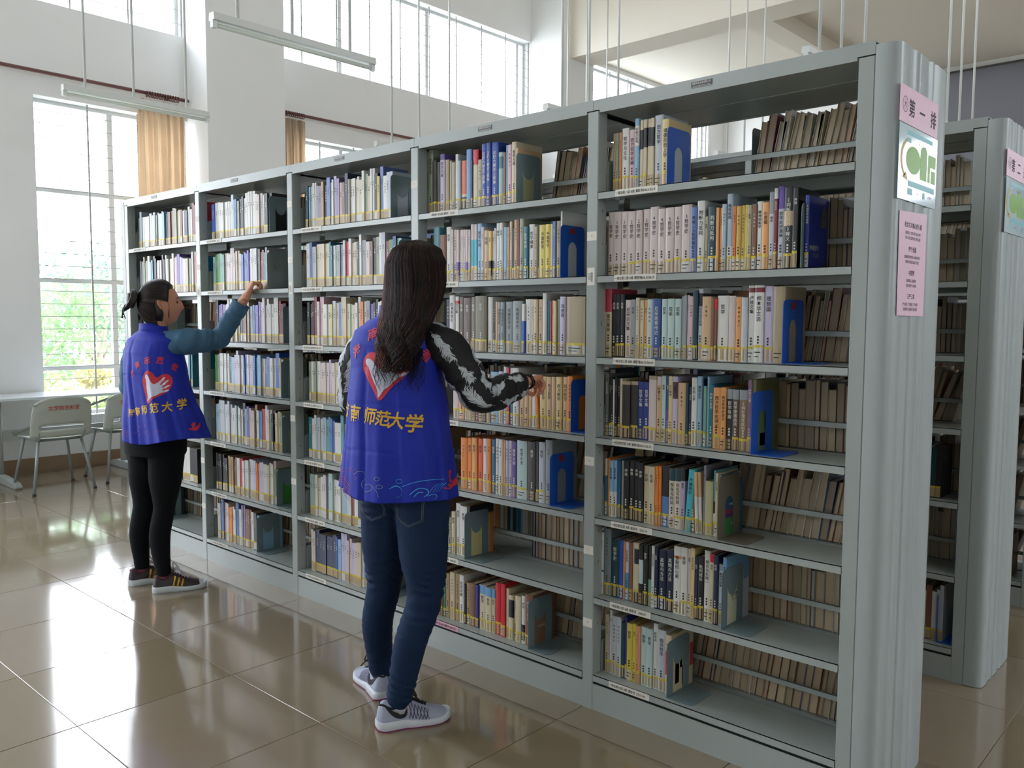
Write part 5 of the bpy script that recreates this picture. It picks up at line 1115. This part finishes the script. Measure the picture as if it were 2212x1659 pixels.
cfg1 = dict(shirt=M_blk, head=(.058, .045, 1.588), head_rz=-.30, head_rx=-.32, neck0=(.02, -.005, 1.40), seed=11,
    torso=[(.76, .03, 0, .05, .04), (.80, .03, 0, .140, .10), (.86, .032, .0, .160, .112), (.93, .022, .0, .148, .105), (1.04, .01, 0, .118, .088), (1.16, .005, 0, .126, .094), (1.27, 0, .0, .140, .102), (1.36, 0, 0, .150, .085), (1.41, .005, 0, .115, .065), (1.445, .012, 0, .058, .052), (1.47, .02, .005, .03, .03)],
    legs=[[(.105, .0, .80), (.118, -.005, .45), (.090, -.05, .30), T1((-1.362, -.562, .085))], [(-.050, 0, .80), (-.098, .035, .45), (-.135, .040, .30), T1((-1.605, -.448, .085))]],
    feet=[(T1((-1.372, -.575, 0)), math.atan2(-.107, .243)-R1), (T1((-1.618, -.452, 0)), 1.05)],
    arms=[[(.145, 0, 1.355), tuple(e1), tuple(w1)], [(-.142, 0, 1.350), (-.205, .02, 1.115), (-.155, .235, 1.06)]],
    hands=[((.10, .92, .12), (-.30, -.10, .94), (58, 62, 40), .93), ((.2, .95, -.1), (-.9, .1, .3), (25, 30, 20), .93)],
    pants_off=.010, pants_r=[.098, .088, .062, .058, .046], cuff=.02, crease=.0034, pants_m=mat('dark_blue_denim', '#182c49', .8, spec=.2, nscale=14, namt=.22, bump=.12, bscale=90),
    vest=([(.80, .008, -.01, .222, .158, 2.2), (.95, .008, -.01, .208, .150, 2.2), (1.10, .004, -.008, .188, .140, 2.25), (1.24, 0, -.005, .172, .132, 2.3), (1.34, 0, -.003, .176, .118, 2.4), (1.385, .0, 0, .172, .098, 2.3), (1.418, .005, 0, .130, .082, 2.1), (1.44, .01, 0, .085, .068, 2), (1.455, .012, 0, .066, .060, 2)], .815, 1.455, .016),
    hem=lambda th: .008*math.exp(-((math.atan2(math.sin(th+2.45), math.cos(th+2.45)))/.45)**2)-.006*math.sin(th*3), prints=pr1)
P1, V1, vo1, tr1, HC1, HR1 = person('woman in a blue vest with feather-print sleeves, hand on orange books', L1, R1, cfg1)
M_blk = mat('black_knit', '#141518', .7, bump=.06, bscale=200); M_fea = mat('feather_print', '#c4ccd2', .7)
def feather(S, b, t0, th0, ln, ang, seed, wid=.035):
    rnd = random.Random(seed); c, s_ = math.cos(ang), math.sin(ang)
    def mp(vs): return [S.pt(t0+(x*c-y*s_)/S.len, th0+(x*s_+y*c)/max(.03, S.r(max(0, min(1, t0)))), .0016) for x, y in vs]
    bend = rnd.uniform(-.25, .25); q = lambda f: (ln*(f-.5), bend*ln*math.sin(f*PI)*.5)
    vs, fs = strip([q(k/12) for k in range(13)], [.0012+.0022*(k/12) for k in range(13)]); b.add(mp(vs), fs)
    for k in range(17):
        f = .14+.86*k/17; x0, y0 = q(f); env = math.sin((f-.08)*PI*.98)**.6*wid
        for sg in (-1, 1):
            L = env*rnd.uniform(.75, 1.15); fw = L*rnd.uniform(.7, 1.1)
            pts = [(x0+fw*(u**1.1)*.9, y0+sg*L*(u-.25*u*u)+.003*math.sin(u*5+k)) for u in [j/6 for j in range(7)]]
            vs, fs = strip(pts, [.0046*(1-.75*j/6) for j in range(7)]); b.add(mp(vs), fs)
SL1 = Sleeve([(.085, -.005, 1.375), Vector((.150, 0, 1.375)).lerp(e1, .25)+Vector((.012, -.01, .012)), Vector((.150, 0, 1.375)).lerp(e1, .65)+Vector((.012, -.006, 0)), e1+Vector((.004, -.006, -.002)), e1.lerp(w1, .5)+Vector((0, 0, -.008)), w1-(w1-e1).normalized()*.012], [.052, .064, .066, .064, .062, .060, .056, .040])
SL2 = Sleeve([(-.09, 0, 1.37), (-.178, 0, 1.29), (-.212, .01, 1.16), (-.212, .05, 1.09), (-.18, .15, 1.065), (-.158, .222, 1.06)], [.052, .062, .060, .058, .056, .052, .040])
for S, k0 in ((SL1, 0), (SL2, 40)):
    b = MB(); S.mesh(b); so = place(b, 'sleeve', M_blk, P1); b = MB(); k = k0
    for row, (ths, off) in enumerate([(3.9, 0), (2.6, .08), (5.2, .06), (.2, .02), (1.4, .1), (4.6, .13)]):
        for j in range(5):
            t = .10+off+.185*j; feather(S, b, t, ths+.25*math.sin(j*2.1+row), .092, .35*math.sin(j*1.7+row*2)+(PI if (j+row) % 3 == 0 else 0), k, .025); k += 1
    place(b, 'feather_print', M_fea, so, False)
# jeans seams and back pockets
def bvh_of(o):
    me = o.data; return BVHTree.FromPolygons([v.co for v in me.vertices], [tuple(p.vertices) for p in me.polygons])
bv = bvh_of(tr1)
def project(pts, d=(0, 1, 0), off=.0012, y=-.4):
    out = []
    for x, z in pts:
        h, n, i, ds = bv.ray_cast(Vector((x, y, z)), Vector(d)); out.append((h+n*off) if h else Vector((x, -.1, z)))
    return out
b = MB()
def seam(P, w=.0016):
    vs, fs = strip(P, w); b.add(project(vs), fs)
def dens(P, n=8):
    out = []
    for a, c in zip(P, P[1:]): out += [(a[0]+(c[0]-a[0])*k/n, a[1]+(c[1]-a[1])*k/n) for k in range(n)]
    return out+[P[-1]]
for cx in (-.050, .115):
    for k in (0, .004): seam(dens([(cx-.055+k, .86-k*0), (cx-.05+k, .745+k), (cx, .722+k), (cx+.05-k, .745+k), (cx+.055-k, .86)]))
place(b, 'pocket_seam', mat('denim_thread', '#5a6470', .8), tr1, False)
b = MB(); bp = [Vector(p) for p in []]
br = [w1+(w1-e1).normalized()*.012+Vector((.030*math.cos(a), 0, .026*math.sin(a))) for a in [2*PI*k/20 for k in range(21)]]
b.tube([p+Vector((0, .004*math.sin(3*k), 0)) for k, p in enumerate(br)], .0035, 6, caps=False); b.tube([p+Vector((.002, .010+.003*math.cos(2*k), 0)) for k, p in enumerate(br)], .0025, 6, caps=False); place(b, 'bracelet', M_blk, P1)
run = dict(upper=mat('grey_blue_mesh_fabric', '#a3aabf', .75, nscale=60, namt=.12, bump=.2, bscale=500), sole=mat('white_foam', '#c9ced4', .5), under=mat('magenta_rubber', '#a8408c', .5), lace=M_blk, tongue=mat('dark_tongue', '#2a2028', .8), collar=M_blk, marks=[M_blk, mat('purple_thread', '#3c2448', .7)])
S_ = Shoe()
for side in (0, 1):
    (fx, fy, _), a = cfg1['feet'][side]; S_.build(P1, 'run', run, (fx, fy, 0), a)
    b = MB(); an = Vector(cfg1['legs'][side][3]); b.tube([an+Vector((0, 0, -.03)), an+Vector((0, 0, .03))], [.031, .034], 16); place(b, 'sock', mat('white_sock', '#c8ccd4', .85), P1)
# long wavy hair
def hair_long(P, v):
    tab = [(1.22, .112, -.150, .015, .010), (1.27, .113, -.148, .040, .016), (1.33, .108, -.136, .074, .026), (1.38, .106, -.112, .092, .038), (1.43, .105, -.080, .102, .054), (1.49, .094, -.028, .110, .085), (1.55, .083, .006, .112, .100), (1.62, .070, .026, .107, .108), (1.67, .060, .036, .080, .088), (1.695, .060, .04, .045, .055), (1.705, .06, .04, .01, .01)]
    def sh(z, th, k=1.0):
        cx, cy, a, bb = interp(tab, z); y = bb*math.sin(th)*k
        if y > 0: y *= .35+.65*max(0, min(1, (z-1.60)/.07))
        return Vector((cx+a*math.cos(th)*k, cy+y, z))
    b = MB(); N = 72; rings = []
    for j in range(60):
        z = 1.275+(1.705-1.275)*j/59; rings.append([sh(z, 2*PI*i/N, 1+.016*math.sin(i*PI*2/N*17+z*14)+.012*math.sin(i*PI*2/N*29-z*9)) for i in range(N)])
    b.loft(rings); h = place(b, 'hair', M_hair1, P)
    rnd = random.Random(5); b = MB()
    for k in range(2100):
        th = rnd.uniform(PI*.93, PI*2.07) if rnd.random() < .9 else rnd.uniform(-.2, PI+.2); z0 = 1.70-.03*rnd.random(); z1 = rnd.uniform(1.25, 1.40) if th > PI*.9 else rnd.uniform(1.46, 1.55)
        if th < PI*.9 and th > .1: z1 = 1.62
        ph = th*5+rnd.uniform(-.5, .5); f0 = rnd.uniform(.995, 1.05); wv = rnd.uniform(.008, .020); pts = []; n = 20
        for i in range(n+1):
            f = i/n; z = z0+(z1-z0)*f; p = sh(z, th+.10*math.sin(f*3+ph)*f, f0+.03*f); g = max(0, (1.50-z)/.25)
            p += Vector((wv*g*math.sin(z*62+ph), .8*wv*g*math.cos(z*55+ph)-.004*g, 0)); pts.append(p)
        b.tube(pts, [.0009+.0005*math.sin(i/n*PI) for i in range(n+1)], 3, m=1 if rnd.random() < (.7 if math.cos(th) < -.5 else .14) else 0)  # auburn strands set denser on the left to paint in a highlight
    for k in range(70):                                             # curled ends over the vest
        x = rnd.choice([.03, .05, .075, .13, .15, .165])+rnd.uniform(-.018, .018); z = 1.33; ph = rnd.uniform(0, 6); pts = []; L = rnd.uniform(.07, .15)
        for i in range(17):
            f = i/16; xx = x+.014*math.sin(f*7+ph)*f+(-.02 if x < 0 else .008)*f; zz = z-L*f; q = v.pt(v.th(xx, zz), zz, .010+.004*math.sin(f*9+ph)); pts.append(q)
        b.tube(pts, [.0014*(1-.6*i/16) for i in range(17)], 3)
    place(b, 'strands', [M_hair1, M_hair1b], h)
hair_long(P1, V1)
# ------------------------------------------------------------- farther volunteer
L2, R2 = (-3.50, -.42), math.radians(11.5)
w2 = W2L(L2, R2, (-3.207, -.050, 1.548)); e2 = W2L(L2, R2, (-3.312, -.150, 1.330))
def T2(p): return tuple(W2L(L2, R2, p))
pr2 = dict(emblem=(.125, 1.085, .165, -.32, .95),
    arc=[('海', -0.015, 1.145, .75, .036), ('南', 0.025, 1.190, .40, .036), ('志', 0.090, 1.215, .1, .038), ('愿', 0.155, 1.215, -.15, .038), ('者', 0.225, 1.18, -.5, .038)],
    name=[('海', -0.060, .945, .10, .045), ('南', -0.005, .955, .10, .048), ('师', 0.055, .967, .10, .048), ('范', 0.120, .978, .10, .05), ('大', 0.182, .985, .10, .052), ('学', 0.255, .995, .10, .055)],
    lines=[([(-.20, .855-.008*k), (-.15, .862-.009*k), (-.10, .852-.01*k)], .0018, 5) for k in range(4)]+[([(-.05+.08*k, .85), (-.02+.08*k, .872), (.01+.08*k, .855), (-.01+.08*k, .84)], .0018, 5) for k in range(3)],
    rings=[(.0, .885, .008, .005, 5), (.05, .89, .008, .005, 5)],
    shapes=[([(.27, .87), (.31, .872), (.34, .89), (.355, .905), (.345, .87), (.31, .850)], 1), ([(.30, .87), (.295, .892), (.31, .905), (.32, .895), (.315, .88)], 1)])
cfg2 = dict(shirt=M_teal, head=(.045, .018, 1.500), head_rz=-.64, head_rx=.10, neck0=(.0, -.005, 1.32), seed=23,
    torso=[(.72, .0, 0, .05, .04), (.76, 0, 0, .14, .10), (.82, 0, .0, .160, .115), (.89, 0, .0, .150, .108), (.99, 0, 0, .122, .09), (1.10, 0, 0, .128, .096), (1.20, 0, .0, .140, .104), (1.29, 0, 0, .148, .085), (1.335, 0, 0, .112, .065), (1.37, 0, 0, .056, .052), (1.40, .01, .005, .03, .03)],
    legs=[[(.080, 0, .76), (.060, -.01, .43), (.045, -.03, .28), T2((-3.418, -.440, .085))], [(-.085, 0, .76), (-.095, -.02, .43), (-.12, -.03, .28), T2((-3.628, -.460, .085))]],
    feet=[(T2((-3.405, -.435, 0)), math.atan2(-.09, .243)-R2), (T2((-3.622, -.468, 0)), math.atan2(-.05, .24)-R2)],
    arms=[[(.142, .005, 1.282), tuple(e2), tuple(w2)], [(-.138, 0, 1.275), (-.185, -.01, 1.05), (-.150, .16, .93)]],
    hands=[((.10, .42, .90), (-.42, -.75, .35), (52, 62, 40), .92), ((.1, .9, -.3), (-.9, .1, 0), (25, 30, 20), .92)],
    pants_off=.006, pants_r=[.094, .084, .054, .054, .038], cuff=.012, crease=.0006, pants_m=mat('black_leggings', '#0c0f13', .85, bump=.05, bscale=200, spec=.2),
    vest=([(.80, .098, -.005, .250, .165, 2.2), (.90, .078, -.005, .232, .158, 2.2), (1.02, .045, -.004, .200, .142, 2.25), (1.15, .018, -.003, .172, .132, 2.3), (1.25, 0, 0, .168, .116, 2.4), (1.31, 0, 0, .164, .096, 2.3), (1.343, 0, 0, .126, .08, 2.1), (1.365, 0, 0, .084, .066, 2), (1.38, 0, 0, .064, .058, 2)], .805, 1.38, .018),
    hem=lambda th: .02*math.cos(th-.3)-.008*math.sin(th*3), prints=pr2)
P2, V2, vo2, tr2, HC2, HR2 = person('woman with a hair bun and black leggings, reaching up to a shelf', L2, R2, cfg2)
M_teal = mat('teal_denim_shirt', '#3d6684', .75, nscale=12, namt=.1, bump=.12, bscale=120)
SA = Sleeve([(.075, 0, 1.300), Vector((.150, .01, 1.300)).lerp(e2, .3), Vector((.150, .01, 1.300)).lerp(e2, .7)+Vector((0, 0, -.008)), e2+Vector((0, -.002, -.004)), e2.lerp(w2, .45), e2.lerp(w2, .82)], [.058, .070, .064, .054, .050, .046, .041])
SB = Sleeve([(-.125, 0, 1.305), (-.166, 0, 1.22), (-.192, -.008, 1.08), (-.188, .03, 1.02), (-.165, .11, .96), (-.152, .145, .935)], [.055, .062, .058, .055, .048, .042])
for S in (SA, SB):
    b = MB(); S.mesh(b); so = place(b, 'sleeve', M_teal, P2); b = MB(); b.loft([[S.pt(t, 2*PI*k/40, o_) for k in range(40)] for t, o_ in ((.86, .001), (.865, .004), (1.0, .004), (1.0, -.002))], cap=False); place(b, 'cuff', M_teal, so)
# shirt tail below the vest at the hips
b = MB(); b.loft([ell((-.010, .0, z), a, c, 48, 2.3) for z, a, c in ((.715, .168, .122), (.73, .176, .128), (.79, .178, .130), (.86, .174, .126))], cap=False); place(b, 'shorts_hem', cfg2['pants_m'], tr2)
sn = dict(upper=mat('dark_floral_shoe', '#2e2226', .5, nscale=26, namt=.9), sole=mat('white_rubber', '#c4ccce', .5), under=M_rub, lace=mat('white_lace', '#b8b8c4', .7), tongue=mat('maroon_lining', '#5c2430', .7), collar=mat('maroon_lining', '', .7), marks=[mat('gold_foil', '#c0962c', .28, metal=.8), mat('white_rubber', '', .5)])
S_ = Shoe(.262, .92)
for side in (0, 1):
    (fx, fy, _), a = cfg2['feet'][side]; S_.build(P2, 'court', sn, (fx, fy, 0), a)
    b = MB(); an = Vector(cfg2['legs'][side][3]); b.tube([an+Vector((0, 0, -.045)), an+Vector((0, 0, .004))], [.036, .034], 16); place(b, 'sock', mat('maroon_lining', '', .7), P2)
def hair_bun(P, c, R):
    c = Vector(c); b = MB(); rings = []; n, m = 64, 40
    def cap(x, y, z, k=1.0):                                        # point on the scalp from a unit direction
        return c+R@Vector((x*.087*k, y*(.100 if y > 0 else .110)*k-.004, z*.126*k+.003))
    for j in range(1, m):
        ph = PI*j/m; ring_ = []
        for i in range(n):
            t = 2*PI*i/n; x, y, z = math.cos(t)*math.sin(ph), math.sin(t)*math.sin(ph), math.cos(ph)
            k = 1+.012*math.sin(t*22+ph*4)
            if y > -.05: k -= min(.30, max(0, (y+.05))*.9*max(0, min(1, (.70-z)*2.2)))
            if z < -.45: k -= .35*(-.45-z)
            k -= .17*math.exp(-((y-.10)/.26)**2-((z+.05)/.28)**2) if abs(x) > .5 else 0
            ring_.append(tuple(cap(x, y, z, k)))
        rings.append(ring_[::-1])
    b.loft(rings); h = place(b, 'hair', M_hair2, P); rnd = random.Random(9)
    back = Vector((0, -.92, .22)); b = MB(); bc = c+R@Vector((0, -.142, .034))
    for k in range(800):
        a = rnd.uniform(0, 2*PI); s = Vector((math.cos(a)*1.0, .38+.25*math.sin(a)*1.1, math.sin(a)))
        if s.z < .05: s.y = -.25
        s.normalize(); pts = []
        for i in range(12): f = i/11; d = s.lerp(back.normalized(), f).normalized(); pts.append(cap(d.x, d.y, d.z, 1.012+.02*math.sin(f*PI)+.004*rnd.random()))
        b.tube(pts, .0011, 3)
    for k in range(420):                                             # twisted bun
        a0 = rnd.uniform(0, 6.28); pr = rnd.uniform(.036, .054); tl = rnd.uniform(-.5, .5); pts = []
        for i in range(14):
            a = a0+i*.42; pts.append(bc+R@Vector((pr*math.cos(a), .030*math.sin(a*1.0+tl)*1.1+.012*math.cos(2*a), pr*math.sin(a))))
        b.tube(pts, .0026, 4)
    for k in range(16): p = bc+R@Vector((rnd.uniform(-.03, .03), -.03, -.02)); b.tube([p, p+Vector((rnd.uniform(-.01, .01), -.012, -.03)), p+Vector((rnd.uniform(-.02, .02), -.01, -.07))], .0009, 4)
    for s_ in (-1, 1):
        for k in range(6): p = cap(s_*.9, .35, .1, 1.0); b.tube([p, p+R@Vector((0, .004, -.035)), p+R@Vector((0, -.006+.003*k/6, -.075-.02*rnd.random()))], .0009, 4)
    place(b, 'strands', M_hair2, h)
    b = MB(); rr = []
    for j in range(1, 12): ph = PI*j/12; rr.append([tuple(bc+R@Vector((.043*math.sin(ph)*math.cos(t), .022*math.cos(ph), .043*math.sin(ph)*math.sin(t)))) for t in [2*PI*i/20 for i in range(20)]])
    b.loft(rr); place(b, 'bun', M_hair2, h)
hair_bun(P2, HC2, HR2)
for o in bpy.data.objects:
    if o.type == 'EMPTY' and o.get('group') is None and 'group' in o.keys(): del o['group']
